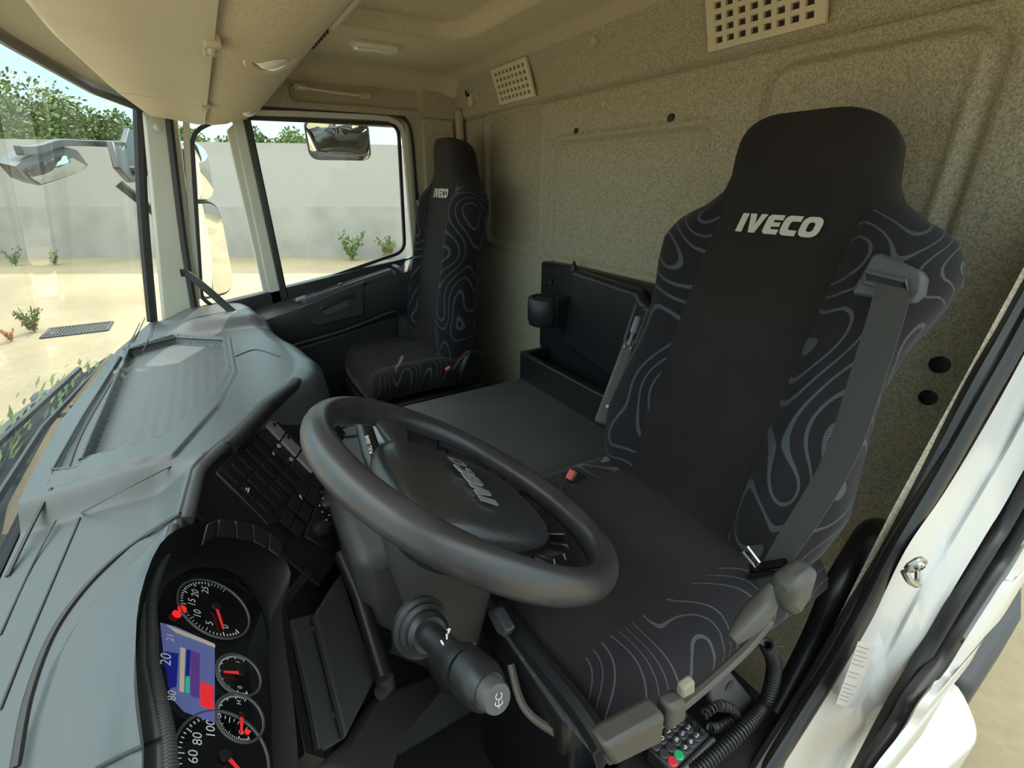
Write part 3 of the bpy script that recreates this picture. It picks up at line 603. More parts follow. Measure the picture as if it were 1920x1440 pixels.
def deck_z(x,y):
    z=-.448+.010*sst(-.34,-.2,x)
    dt=sdpoly(x,y,TRAYP)
    if dt<.03:
        z+=.006*sst(.004,-.002,dt)
    z-=.026*sst(.004,-.005,sdpoly(x,y,MATP)); z-=.010*sst(.003,-.004,sdpoly(x,y,RIBP))
    near=sst(.90,.855,y); z-=.035*near*sst(-.09,-.17,x)*(1 if dt>0 else 0)*sst(0,.006,dt)
    if y<.75:
        dh=sdpoly(x,y,HOODP); z+=.022*sst(.010,-.012,dh)+.014*sst(-.02,-.09,dh)
    # far end hump by the passenger door
    z+=.035*sst(1.72,1.80,y)*sst(-.22,-.10,x)
    # joints
    z-=.004*math.exp(-((x-(interp(RE,y)-.0)+.0)/.002)**2)*0
    return z
db=empty('dashboard',(-.1,1.0,-1.2),'grey moulded dashboard spanning the cab below the windscreen','dashboard')
YD=frange(.02,1.985,.0065)
rows=[];mats_=[]
N=120
m=MB(); tray=MB(); ribm=MB()
rowsP=[]
for y in YD:
    x0=xbot(y)+.004; x1=interp(RE,y); rowsP.append([Vector((lerp(x0,x1,i/N),y,deck_z(lerp(x0,x1,i/N),y))) for i in range(N+1)])
# roll-over at the cabin side
full=[]
for y,r in zip(YD,rowsP):
    rad=interp([(.88,.010),(1.05,.03),(1.2,.07),(1.98,.06)],y); e=r[-1]; ext=[]
    for k in range(1,8):
        a=math.pi/2*k/7; ext.append(Vector((e.x+rad*math.sin(a),y,e.z-rad*(1-math.cos(a)))))
    if y<.9: ext+=[Vector((e.x+rad-.004,y,e.z-rad-.02)),Vector((e.x-.03,y,e.z-rad-.035)),Vector((e.x-.10,y,e.z-rad-.04)),Vector((e.x-.12,y,e.z-.35)),Vector((e.x-.12,y,-1.1))]
    else:
        q_=ext[-1]; ext+=[q_+Vector((.006,0,-.05)),q_+Vector((.002,0,-.12)),q_+Vector((-.01,0,-.14)),q_+Vector((-.02,0,-.3)),Vector((q_.x-.10,y,-1.1))]
    full.append(r+ext)
for i in range(len(YD)-1):
    for j in range(len(full[0])-1):
        a,b,c,d=full[i][j],full[i+1][j],full[i+1][j+1],full[i][j+1]; ce=(a+c)/2
        tgt=m
        if j<N and .8<ce.y<1.85:
            if sdpoly(ce.x,ce.y,MATP)<-.004: tgt=tray
            elif sdpoly(ce.x,ce.y,RIBP)<-.002: tgt=ribm
        tgt.add([a,b,c,d],[(0,1,2,3)])
m.build('dash_body','dash_plastic',db,ang=60); tray.build('tray_mat','tray_mat',db,ang=80,label='ribbed grey mat in the tray'); ribm.build('ribbed_strip','ribbed_strip',db,ang=80)
def ontop(u,v,Z=-.448,up=.001):
    p=at(u,v,Z=Z)
    for _ in range(6):
        z=deck_z(p.x,p.y); p=at(u,v,Z=z+up)
    return p
def groove(L,r,name,mt='seal_rubber',Z=-.448):
    m=MB(); P=smooth([ontop(u,v,Z) for u,v in L],5); m.tube(P,(r,r*.5),6,up=(0,0,1)); return m.build(name,mt,db)
groove([(292,592),(276,640),(262,668)],.0014,'seam'); groove([(262,606),(245,640),(232,655)],.002,'vent_slot'); groove([(272,596),(258,625),(240,650)],.002,'vent_slot')
groove([(338,962),(270,1005),(200,1060),(140,1125),(92,1200),(52,1310),(28,1440)],.0042,'hood_seam','seal_rubber')
def lip(P2,r,name,mt='dash_plastic',dz=.0,closed=True):
    m=MB(); q=[]
    n=len(P2)
    for i in range(n if closed else n-1):
        a=P2[i]; b=P2[(i+1)%n]
        for k in range(8): x=lerp(a[0],b[0],k/8); y=lerp(a[1],b[1],k/8); q.append(V3(x,y,dz))
    m.tube(q,r,8,closed=closed); return m.build(name,mt,db)
lip(MATP,(.0035,.0035),'tray_rim',dz=-.4395); lip(RIBP,(.0022,.0022),'strip_rim',dz=-.441)
groove([(442,668),(480,655),(525,668)],.002,'seam')
groove([(152,962),(240,915),(330,870),(385,848)],.0014,'seam'); groove([(150,970),(120,1040),(60,1180),(0,1330)],.0014,'seam')
groove([(14,1080),(60,985),(96,915)],.003,'defrost_slot'); groove([(300,1385),(240,1410),(180,1440)],.002,'seam')
groove([(105,975),(60,1060),(0,1190)],.0014,'seam')
groove([(128,880),(160,800),(225,690)],.0015,'seam')
# leather-look lip along the hood
hl=[]
for y in frange(.1,.70,.03): x=interp(RE,y); hl.append(Vector((x+.006,y,deck_z(x,y)-.006)))
m=MB(); m.tube(smooth(hl,3),(.007,.006),10,up=(0,0,1)); m.build('hood_lip','hood_leather',db)
hl=[]
for y in frange(.74,.93,.03): x=interp(RE,y); hl.append(Vector((x+.010,y,deck_z(x,y)-.010)))
m=MB(); m.tube(smooth(hl,3),(.012,.009),10,up=(0,0,1)); m.build('hood_lip','hood_leather',db)
hl=[]
for y in frange(.93,1.2,.03): x=interp(RE,y); hl.append(Vector((x+.012,y-.008,deck_z(x,y)-.016)))
m=MB(); m.tube(smooth(hl,3),(.018,.016),10,up=(0,0,1)); m.build('hood_lip','bezel_black',db)
# far end: door-side hump and the strut-like trim bar
m=MB(); P=[at(338,512,Y=1.90),at(352,514,Y=1.90),at(385,540,Y=1.88),at(425,575,Y=1.86),at(455,600,Y=1.84)]
bar=empty('mirror_arm_bar',P[0]); 
bpy.data.objects.remove(bar)
m.tube(smooth(P,5),(.012,.007),8,up=(0,1,0)); o=m.build('grab_bar','black_plastic',label='curved black bar standing at the far end of the dashboard by the passenger door',cat='handle')
for L in ([(455,598),(380,612)],): pass
# ----- centre switch panel
PS_=(V3(-.015,.98,-.47),V3(.757,-.383,.53).normalized())
def sp(u,v,o=0): return at(u,v,pl=(PS_[0]+PS_[1]*o,PS_[1]))
m=MB(); m.prism([sp(*p,-.004) for p in [(352,955),(362,905),(425,825),(480,765),(540,728),(575,745),(640,800),(700,880),(690,960),(640,1040),(600,1100),(530,1040),(450,990),(385,978)]],-PS_[1]*.05); m.build('switch_panel','bezel_black',db,bevel=.004)
m=MB(); m.prism([sp(*p,.0) for p in [(405,885),(500,768),(620,880),(580,960),(505,985)]],-PS_[1]*.01); m.build('switch_bezel','black_plastic',db,bevel=.003)
def keys(c00,c10,c01,c11,nc,nr,name,mt,skip=(),h=.003,gap=.05):
    def bl(a,b): return tuple((c00[i]*(1-a)+c10[i]*a)*(1-b)+(c01[i]*(1-a)+c11[i]*a)*b for i in (0,1))
    for r in range(nr):
        for c in range(nc):
            q4=[bl((c+g1)/nc,(r+g2)/nr) for g1,g2 in ((gap,gap*1.6),(1-gap,gap*1.6),(1-gap,1-gap*1.6),(gap,1-gap*1.6))]
            P=[sp(*p,.0) for p in q4]; m=MB(); n=PS_[1]
            m.add(P+[P[0]+n*h*.5,P[1]+n*h*.5,P[2]+n*(h+.0035),P[3]+n*(h+.0035)],[(3,2,1,0),(4,5,6,7),(0,1,5,4),(1,2,6,5),(2,3,7,6),(3,0,4,7)]); m.build(name,mt,db,bevel=.0012)
keys((507,780),(596,872),(493,799),(582,891),3,1,'silver_switch','switch_silver')
keys((491,801),(580,893),(416,889),(503,970),3,6,'rocker_switch','black_plastic')
keys((566,893),(604,925),(520,980),(557,1012),2,3,'rocker_switch','black_plastic')
def mark(u,v,s,kind):
    m=MB(); O=sp(u,v,.0075); n=PS_[1]; ex=V3(0,1,0); ex=(ex-n*n.dot(ex)).normalized(); ey_=n.cross(ex)
    if kind==0: m.tube([O+ex*math.cos(a)*s+ey_*math.sin(a)*s for a in [k*.785 for k in range(8)]],s*.22,4,closed=True)
    elif kind==1: m.box(O,(s*1.2,s*.25,.0003),Matrix((ex,ey_,n)).transposed()); m.box(O+ey_*s,(s*.5,s*.3,.0003),Matrix((ex,ey_,n)).transposed())
    else:
        m.add([O-ex*s-ey_*s,O+ex*s-ey_*s*.2,O-ex*s*.2+ey_*s],[(0,1,2)]); m.box(O+ex*s*.5+ey_*s*.6,(s*.6,s*.2,.0003),Matrix((ex,ey_,n)).transposed())
    m.build('switch_symbol','white_print',db,smooth_=False)
for u,v,s,k in ((523,836,.004,0),(513,851,.004,2),(546,861,.004,0),(466,919,.0045,1),(564,932,.0045,2)): mark(u,v,s,k)
for u,v in ((515,796),(541,820)):
    m=MB(); m.lathe(sp(u,v,.0065),PS_[1],[(.005,0),(.005,.0006)],12); m.build('switch_symbol','seal_rubber',db)
# climate panel and knobs
m=MB(); m.prism([sp(*p,.002) for p in [(572,1005),(603,918),(640,945),(650,1000),(615,1030)]],-PS_[1]*.02); m.build('climate_panel','black_plastic',db,bevel=.003)
for u,v,r in ((598,996,.018),(620,948,.013)):
    m=MB(); m.lathe(sp(u,v,.0),PS_[1],[(r*1.15,0),(r*1.15,.004),(r,.005),(r*.92,.018),(r*.6,.021)],28); k=m.build('climate_knob','black_plastic',db)
for u,v in ((605,934),(599,948),(604,960),(617,966),(627,955),(611,1003),(612,975)):
    m=MB(); m.lathe(sp(u,v,.003),PS_[1],[(.002,0),(.002,.0008)],8); m.build('climate_mark','white_print',db)
m=MB(); m.lathe(sp(617,984,.003),PS_[1],[(.003,0),(.003,.0008)],10); m.build('climate_mark','lamp_red',db)
# button strip between cluster and switch panel
fp_=(V3(-.10,.50,-.49),V3(.77,0,.64).normalized())
def cp(u,v,o=0): return at(u,v,pl=(fp_[0]+fp_[1]*o,fp_[1]))
Aout=[(350,985),(400,978),(460,988),(515,1022),(545,1075),(528,1150),(548,1300),(560,1440),(560,1620),(300,1620),(270,1400),(255,1250),(262,1120),(300,1020)]
Bin=[(335,1078),(380,1062),(440,1075),(482,1120),(502,1180),(508,1250),(508,1330),(504,1440),(495,1570),(320,1570),(300,1400),(285,1270),(290,1160),(306,1105)]
A3=smooth([cp(u,v,.030) for u,v in Aout],3,True); B3=smooth([cp(u,v,0) for u,v in Bin],3,True); Bm=[a.lerp(b,.55)-fp_[1]*.014 for a,b in zip(A3,B3)]
m=MB(); m.loft([A3,Bm,B3],0,False); m.build('cluster_bezel','bezel_black',db,ang=60)
m=MB(); m.prism([p-fp_[1]*.001 for p in B3],-fp_[1]*.01); m.build('cluster_face','black_gloss',db,smooth_=False)
bs=[(372,1026,386,985),(386,985,425,982),(425,982,462,988),(462,988,495,1003),(495,1003,528,1030)]
low=[(374,1028),(401,1010),(440,1012),(472,1018),(500,1032),(522,1048)]; hi=[(385,985),(407,976),(437,978),(470,985),(503,1001),(530,1024)]
for i in range(5):
    P=[cp(*low[i],.031),cp(*low[i+1],.031),cp(*hi[i+1],.036),cp(*hi[i],.036)]; c=sum(P,Vector())/4; P=[c+(p-c)*.93 for p in P]
    m=MB(); m.prism(P,fp_[1]*.004); m.build('strip_button','black_plastic',db,bevel=.0012)
# cluster: frame of the driver: up points away from the driver, right is +Y
ux=V3(0,1,0); uy=fp_[1].cross(ux); 
if uy.x>0: uy=-uy
def dial(cu,cv,r,a0,a1,ne,lab,nums):
    C0=cp(cu,cv,.001); m=MB(); m.lathe(C0,fp_[1],[(r*1.05,-.002),(r*1.05,-.0006)],32); gg=m.build('gauge','black_gloss',db); m=MB()
    for k in range(41):
        a=a0+(a1-a0)*k/40; d=ux*math.cos(a)+uy*math.sin(a); L=.14 if k%5==0 else .07
        m.tube([C0+d*r,C0+d*r*(1-L)],.00045,4)
    for a,t in nums:
        d=ux*math.cos(a)+uy*math.sin(a); flat_text(m,t,r*.30,C0+d*r*.68,ux,uy,.0004)
    m.build('dial_marks','white_print',gg,smooth_=False)
    m=MB(); m.tube([C0+(ux*math.cos(x)+uy*math.sin(x))*r*1.09 for x in [k*.157 for k in range(40)]],.0016,6,closed=True); m.build('dial_ring','grey_dark_plastic',gg)
    m=MB(); d=ux*math.cos(ne)+uy*math.sin(ne); s=uy*math.cos(ne)-ux*math.sin(ne); n=fp_[1]
    m.prism([C0-d*r*.12+s*.0022+n*.002,C0-d*r*.12-s*.0022+n*.002,C0+d*r*.82-s*.0009+n*.002,C0+d*r*.82+s*.0009+n*.002],n*.001); m.build('needle','needle_red',gg,smooth_=False)
    m=MB(); m.lathe(C0,n,[(r*.13,.001),(r*.12,.004)],16); m.build('needle_hub','black_plastic',gg)
rd=math.radians
dial(403,1140,.045,rd(225),rd(-20),rd(193),'',[(rd(205),'0'),(rd(165),'5'),(rd(130),'10'),(rd(95),'15'),(rd(60),'20'),(rd(25),'25')])
dial(448,1265,.026,rd(200),rd(-20),rd(100),'',[(rd(180),'0'),(rd(0),'1')])
dial(450,1345,.026,rd(200),rd(-20),rd(175),'',[(rd(180),'C'),(rd(0),'H')])
dial(420,1420,.045,rd(225),rd(-45),rd(225),'',[(rd(205),'0'),(rd(165),'20'),(rd(130),'40'),(rd(95),'60'),(rd(60),'80'),(rd(25),'100')])
def cq(L,mt,name='display',o=.0015,h=.0006):
    m=MB(); m.prism([cp(u,v,o) for u,v in L],fp_[1]*h); return m.build(name,mt,db if name=='display' else DSP,smooth_=False)
DSP=None
DSP=cq([(300,1168),(328,1175),(402,1208),(402,1355),(345,1335),(322,1310),(308,1240)],'lcd_blue')
cq([(308,1222),(334,1226),(330,1288),(316,1292),(311,1255)],'lcd_navy','display_field',.0022)
cq([(350,1218),(357,1220),(354,1275),(347,1272)],'lcd_navy','display_field',.0022); cq([(358,1220),(374,1226),(373,1310),(357,1305)],'lcd_purple','display_field',.0022)
cq([(348,1268),(355,1270),(355,1300),(347,1298)],'lcd_green','display_field',.0026); cq([(338,1214),(347,1217),(344,1298),(336,1296)],'lcd_cream','display_field',.0022)
cq([(376,1278),(400,1288),(400,1332),(375,1322)],'lcd_red','display_field',.0022); cq([(312,1172),(402,1208),(403,1214),(330,1186)],'lcd_cream','display_field',.0026)
for t_x,sz,u,v in (('20',.016,311,1237),('80',.012,322,1305),('21',.011,319,1196)):
    m=MB(); flat_text(m,t_x,sz,cp(u,v,.003),ux,uy); m.build('display_digits','white_print',DSP,smooth_=False)
for u,v,r in ((341,1142,.0055),(331,1152,.0055)):
    m=MB(); m.lathe(cp(u,v,.001),fp_[1],[(r,0),(r,.001)],14); m.build('warning_lamp','lamp_red',db)
m=MB(); m.lathe(cp(463,1373,.001),fp_[1],[(.003,0),(.003,.001)],12); m.build('warning_lamp','lamp_red',db)
# ----- lower dash, storage pocket, column
KN=(V3(0,.62,-.66),V3(.8,-.1,.6).normalized())
def kp(u,v,o=0): return at(u,v,pl=(KN[0]+KN[1]*o,KN[1]))
m=MB(); m.prism([kp(*p,-.03) for p in [(440,1000),(560,1050),(640,990),(700,960),(860,1120),(840,1260),(700,1300),(600,1420),(560,1620),(450,1620),(480,1300)]],-KN[1]*.05); m.build('knee_panel','black_plastic',db,bevel=.004)
m=MB(); m.tube([kp(572,1078,.012),kp(522,1142,.012),kp(535,1250,.012),kp(568,1422,.012),kp(596,1424,.012)],(.010,.014),4,up=KN[1]); m.build('pocket_frame','black_plastic',db,bevel=.003)
m=MB(); m.prism([kp(*p,-.02) for p in [(548,1160),(590,1150),(605,1230),(650,1380),(600,1410),(585,1330)]],-KN[1]*.01); m.build('pocket_floor','grey_dark_plastic',db,bevel=.002)
for u,v in ((587,1180),(626,1340)):
    m=MB(); m.lathe(kp(u,v,-.019),KN[1],[(.0055,0),(.0055,.002),(.004,.003),(.0015,.0015)],14); m.build('screw','grey_dark_plastic',db)
m=MB(); m.prism([kp(*p,-.005) for p in [(592,1150),(640,1075),(705,1270),(650,1380)]],-KN[1]*.012); m.build('bin_lid','grey_dark_plastic',db,bevel=.003)
m=MB(); m.tube([kp(640,1040,.02),kp(675,1120,.02),kp(722,1275,.02)],.0155,14); m.build('lid_roll','black_plastic',db)
m=MB(); m.tube([kp(722,1272,.02),kp(728,1283,.012),kp(712,1300,-.01)],.013,10); m.build('lid_end','shroud',db)
m=MB(); m.prism([kp(*p,.012) for p in [(662,1040),(675,1032),(742,1190),(735,1222),(718,1224),(690,1130)]],-KN[1]*.05); m.build('column_handle','black_plastic',db,bevel=.006)
m=MB(); m.prism([kp(*p,-.02) for p in [(585,1440),(650,1385),(705,1300),(800,1262),(835,1290),(760,1380),(735,1470)]],-KN[1]*.05); m.build('lower_cover','shroud',db,bevel=.012)
# ============================================================ STEERING WHEEL
WC=at(876,908,s=.62); WT=.586; WN=V3(math.sin(WT),0,math.cos(WT)); WY=V3(0,1,0); WD_=V3(math.cos(WT),0,-math.sin(WT))
def W(y,d,n=0): return WC+WY*y+WD_*d+WN*n
sw=empty('steering_wheel',W(0,0,-.1),'large worn dark steering wheel with lettered centre pad','steering wheel')
m=MB(); m.tube([W(.2*math.cos(a),.2*math.sin(a)) for a in [k*math.tau/96 for k in range(96)]],(.0175,.0205),18,closed=True,up=WN); m.build('rim','rim_leather',sw)
# centre pad: domed superellipse
def pad_ring(s_,n,ex=3.2,hy=.112,hd=.118,cy=0,cd=.006):
    out=[]
    for k in range(48):
        a=k*math.tau/48; c,s=math.cos(a),math.sin(a); r=(abs(c)**ex+abs(s)**ex)**(-1/ex)
        tap=1-.10*(s*r)
        out.append(W(cy+hy*s_*c*r*tap,cd+hd*s_*s*r,n))
    return out
m=MB(); m.loft([pad_ring(.80,-.075),pad_ring(.95,-.05),pad_ring(1.0,-.028),pad_ring(.985,-.014),pad_ring(.93,-.004),pad_ring(.84,.002),pad_ring(.6,.008),pad_ring(.3,.011),pad_ring(.03,.012)]); m.build('hub_pad','hub_plastic',sw,ang=60)
m=MB()
for vs,fs in iveco(.025):
    def sf(x,y): return W(x-.017,-y-.014,.0165-((x-.017)**2+(y+.014)**2)*1.0)
    n=len(vs); bm_v=[sf(*p) for p in vs]; 
    if n<30: m.prism(bm_v,WN*.0018)
    else: m.add([p+WN*.0018 for p in bm_v],fs)
m.build('lettering','silver_letter',sw,smooth_=False)
for sg in (1,-1):
    def Q(a,r,n=0): 
        a=rd(a); return W(sg*r*math.cos(a),r*math.sin(a),n)
    m=MB(); m.loft([[Q(-24,.105,-.024),Q(-4,.105,-.03),Q(-4,.105,-.045),Q(-24,.105,-.04)],[Q(-21,.15,-.012),Q(-6,.15,-.02),Q(-6,.15,-.036),Q(-21,.15,-.028)],[Q(-24,.195,.004),Q(-4,.195,.004),Q(-4,.195,-.012),Q(-24,.195,-.012)]]); m.build('spoke','rim_leather',sw,bevel=.006,seg=3)
    m=MB(); m.loft([[Q(-6,.10,-.028),Q(14,.10,-.028),Q(14,.10,-.04),Q(-6,.10,-.04)],[Q(-6,.192,-.008),Q(14,.192,-.008),Q(14,.192,-.02),Q(-6,.192,-.02)]]); m.build('spoke_cover','black_plastic',sw,bevel=.002)
    m=MB(); m.loft([[Q(13,.11,-.022),Q(76,.115,-.022),Q(76,.115,-.04),Q(13,.11,-.04)],[Q(13,.15,-.012),Q(70,.148,-.012),Q(70,.148,-.034),Q(13,.15,-.034)],[Q(14,.194,-.004),Q(28,.194,-.004),Q(28,.194,-.02),Q(14,.194,-.02)]]); pod=m.build('control_pod','black_gloss',sw,bevel=.005,seg=3)
    for k,a in enumerate((24,38,52,66)):
        m=MB(); m.loft([[Q(a-6.3,.128,-.012),Q(a+6.3,.128,-.012),Q(a+6.3,.128,-.03),Q(a-6.3,.128,-.03)],[Q(a-6.2,.150,-.002),Q(a+6.2,.150,-.002),Q(a+6.2,.150,-.03),Q(a-6.2,.150,-.03)],[Q(a-6,.163,-.014),Q(a+6,.163,-.014),Q(a+6,.163,-.034),Q(a-6,.163,-.034)]]); m.build('control_button','black_gloss',pod,bevel=.002)
    m=MB(); m.loft([[Q(18,.164,-.018),Q(72,.160,-.018),Q(72,.160,-.05),Q(18,.164,-.05)],[Q(22,.176,-.03),Q(60,.170,-.03),Q(60,.170,-.05),Q(22,.176,-.05)]]); m.build('pod_backing','tan_plastic',pod,bevel=.002)
# ============================================================ STEERING COLUMN
sc=empty('steering_column',W(0,-.1,-.35),'dark steering column shroud below the wheel, with two stalks','steering column')
def cring(n,hy,hd,cd,cy=0,ex=3.5): return pad_ring(1,n,ex,hy,hd,cy,cd)
def srg(c,hy,hd,ex=3.5):
    out=[]
    for k in range(40):
        a=k*math.tau/40; co,si=math.cos(a),math.sin(a); r=(abs(co)**ex+abs(si)**ex)**(-1/ex); out.append(c+WY*hy*co*r+WD_*hd*si*r)
    return out
m=MB(); m.loft([srg(W(0,0,-.045),.085,.075),srg(W(-.005,-.005,-.06),.093,.078),srg(at(812,1035,s=.66),.092,.074),srg(at(815,1095,s=.70),.085,.066),srg(at(822,1150,s=.74),.070,.058),srg(at(832,1200,s=.80),.055,.05),srg(at(845,1270,s=.92),.04,.045)]); m.build('shroud','shroud',sc,ang=60)
# textured side facet seen under the rim
ST=at(800,1185,Y=.335); S1=at(830,1215,Y=.30); S2=at(900,1290,Y=.235); S3=at(930,1308,Y=.205)
m=MB(); ax_=(S3-ST).normalized(); L=(S3-ST).length
m.lathe(ST-ax_*.02,ax_,[(0.0302,0),(0.0302,.008),(0.0259,.010),(0.0259,.016),(0.0216,.018),(0.0216,.026),(0.0173,.03)],28); m.build('stalk_collar','black_plastic',sc)
st=MB(); st.lathe(ST,ax_,[(0.0130,0),(0.0130,L*.40),(0.0144,L*.48),(0.0187,L*.58),(0.0187,L*.66)],24); k1=st.build('stalk','black_plastic',sc)
st=MB(); st.lathe(ST,ax_,[(0.0169,L*.665),(0.0194,L*.68),(0.0194,L*.84),(0.0173,L*.90),(0.0137,L*.93)],24,sx=1.0,sy=.92); kn=st.build('stalk_knob','black_plastic',k1)
st=MB(); st.lathe(ST,ax_,[(0.0119,L*.92),(0.0119,L*1.0),(0.0108,L*1.02),(0.0007,L*1.025)],24); st.build('stalk_button','grey_dark_plastic',k1)
# wiper-washer symbol on the button, marks on the stalk
O=ST+ax_*(L*1.03); ex=CR-ax_*ax_.dot(CR); ex.normalize(); ey_=ax_.cross(ex)*-1
if ey_.dot(CU)<0: ey_=-ey_
m=MB()
for s in (-1,1):
    m.tube([O+ex*0.00279*s*math.sin(a)+ey_*(0.00279-0.00248*math.cos(a)) for a in (0.3,1,1.8,2.6)],0.00031,4)
    m.tube([O+ex*0.00248*s-ey_*0.00062,O+ex*0.00341*s-ey_*0.00248,O+ex*0.00062*s-ey_*0.00403],0.00031,4)
m.tube([O+ey_*0.00124,O-ey_*0.00527],0.00031,4); m.build('washer_symbol','white_print',k1)
# camera-facing marks along the stalk barrel
m=MB(); sd=(CR*.55+CU*.83); sd=(sd-ax_*ax_.dot(sd)).normalized()
for k,(f_,wd) in enumerate(((.10,.004),(.2,.003),(.30,.005),(.38,.004),(.42,.005))):
    c=ST+ax_*(L*f_)+ (sd*math.cos(.5*k-.9)+ax_.cross(sd)*math.sin(.5*k-.9)).normalized()*.0134
    m.box(c,(wd*.8,.0007,.0007),Matrix.Rotation(.4*k,3,'Z'))
m.build('stalk_marks','white_print',k1,smooth_=False)
# far-side stalk for the gears, seen through the wheel
G0=at(712,905,Y=.68); G1=at(700,850,Y=.74); G2=at(683,800,Y=.80)
m=MB(); m.tube([G0,G0.lerp(G2,.5),G2],lambda t:.011+.006*math.sin(min(1,t*1.4)*math.pi*.8),16); gs_=m.build('gear_stalk','black_plastic',sc)
m=MB(); m.lathe(G2,(G2-G0),[(.0135,-.004),(.0135,.006),(.011,.009)],18); m.build('gear_stalk_cap','grey_dark_plastic',gs_)
dv=(G2-G0).normalized(); cc_=G0.lerp(G2,.55); vw=(-cc_).normalized(); nrm=(vw-dv*dv.dot(vw)).normalized()
m=MB(); flat_text(m,'PULL GEAR',.0085,cc_+nrm*.0178,dv,nrm.cross(dv),0.0002,offset=.0002); m.build('gear_lettering','white_print',gs_,smooth_=False)
# ============================================================ SEATS
WT_=[(0,.200),(.08,.215),(.17,.226),(.3,.212),(.45,.198),(.55,.204),(.64,.222),(.70,.228),(.755,.215),(.80,.180),(.84,.143),(.88,.130),(.93,.127),(.955,.1235),(.97,.118),(.98,.111),(.988,.102),(.995,.088),(1.0,.07)]
def make_seat(yc,A,B,xf,zc,label,cw=.235,whead=.95,cb=.022):
    t_=empty('seat',((A[0]+xf)/2,yc,zc-.35),label,'seat','truck cab seats'); A=V3(A[0],yc,A[1]); B=V3(B[0],yc,B[1]); H=(B-A).length; T=(B-A).normalized(); N=V3(-T.z,0,T.x)
    def spine(t): return A+WY*(.008+.016*sst(.72,.95,t))+T*(H*t)+N*(.012*math.sin(math.pi*min(1,t*1.15))-.035*sst(.0,.25,.25-t)*0+.02*sst(.8,1,t))
    wc=.108
    def fr(t,y,w):
        u=min(1,abs(y)/w); bol=sst(.09,.15,abs(y))*(.034*(1-sst(.70,.82,t))*sst(-.1,.15,t)); f=bol-.004*math.exp(-((abs(y)-wc)/.006)**2)*(1-sst(.78,.84,t))
        ed=(1-u**5)**.5 if u<1 else 0; th=.045*(1 if t<.93 else max(.05,math.sqrt(max(0,1-((t-.93)/.072)**2))))
        return (f+th)*ed-th+ (.0)
    def ring(t):
        w=interp(WT_,t)*(1 if t<.8 else whead); s=spine(t); back=interp([(0,.10),(.5,.085),(.8,.075),(1,.06)],t)*(1 if t<.93 else max(.05,math.sqrt(max(0,1-((t-.93)/.072)**2))))
        ib=min(wc,w*.86); Y=[-w,-w*.995]+[ -lerp(w*.985,ib,k/8) for k in range(9)]+[lerp(-ib,ib,k/12) for k in range(1,12)]+[lerp(ib,w*.985,k/8) for k in range(9)]+[w*.995,w]
        F=[s+WY*y+N*fr(t,y,w) for y in Y]
        Bk=[]
        for k in range(1,14):
            y=w*math.cos(math.pi*k/14); Bk.append(s+WY*y-N*(.045+(back)*math.sin(math.pi*k/14)**.5))
        return F,Bk
    ts=frange(0,.8,.02)+[.82,.84,.86,.88,.9,.92,.94,.955,.97,.98,.988,.995,1.0]
    R=[ring(t) for t in ts]; nF=len(R[0][0]); body=MB(); cen=MB()
    for i in range(len(ts)-1):
        a=R[i][0]+R[i][1]; b=R[i+1][0]+R[i+1][1]; n=len(a)
        for j in range(n):
            k=(j+1)%n; mid=(10<=j<22); tgt=cen if (mid or (ts[i]>=.80)) else body
            tgt.add([a[j],a[k],b[k],b[j]],[(0,1,2,3)])
    cen.add(R[-1][0]+R[-1][1],[tuple(range(len(R[-1][0]+R[-1][1])))]); body.add(R[0][0]+R[0][1],[tuple(range(len(R[0][0]+R[0][1])))])
    body.build('backrest','seat_swirl',t_,ang=75); c=cen.build('backrest_cover','seat_plain',t_,ang=75,label='plain dark centre and headrest')
    # cushion
    L=A.x-xf+.10
    def cring(s):  # s 0 rear .. 1 front
        x=A.x+.10-L*s; w=cw*(1-.05*sst(.8,1,s)); z0=zc+.012*math.sin(s*3)-.0*s; drop=0 if s<.86 else .05*(1-math.sqrt(max(0,1-((s-.86)/.145)**2)))*1.6
        th=.115; out=[]
        ib=.135; Y=[-w]+[-lerp(w*.985,ib,k/6) for k in range(7)]+[lerp(-ib,ib,k/10) for k in range(1,10)]+[lerp(ib,w*.985,k/6) for k in range(7)]+[w]
        F=[]
        for y in Y:
            u=abs(y)/w; bo=cb*sst(.12,.19,abs(y)); ed=(1-u**6)**.5 if u<1 else 0
            F.append(V3(x,yc+y,z0-drop-.045+(.045+bo)*ed))
        Bk=[V3(x,yc+w*1.0*math.cos(math.pi*k/8),z0-.05-(th-.05)*math.sin(math.pi*k/8)**.4+(drop*.2)) for k in range(1,8)]
        return F,Bk
    ss=frange(0,.85,.05)+[.88,.91,.94,.96,.98,.99,1.0]; R=[cring(s) for s in ss]; body=MB(); cen=MB()
    for i in range(len(ss)-1):
        a=R[i][0]+R[i][1]; b=R[i+1][0]+R[i+1][1]; n=len(a)
        for j in range(n):
            k=(j+1)%n; tgt=cen if 7<=j<17 else body
            tgt.add([a[j],a[k],b[k],b[j]],[(0,1,2,3)])
    body.add(R[-1][0]+R[-1][1],[tuple(range(len(R[-1][0]+R[-1][1])))]); body.add(R[0][0]+R[0][1],[tuple(range(len(R[0][0]+R[0][1])))])
    body.build('cushion','seat_swirl',t_,ang=70); cen.build('cushion_cover','seat_plain',t_,ang=70,label='plain dark middle of the cushion')
    def face(y,h):  # on the centre panel: y across, h along
        t=h/H; w=interp(WT_,t); return spine(t)+WY*y+N*(fr(t,y,w)+.0015)
    return t_,face,H,T,N,spine
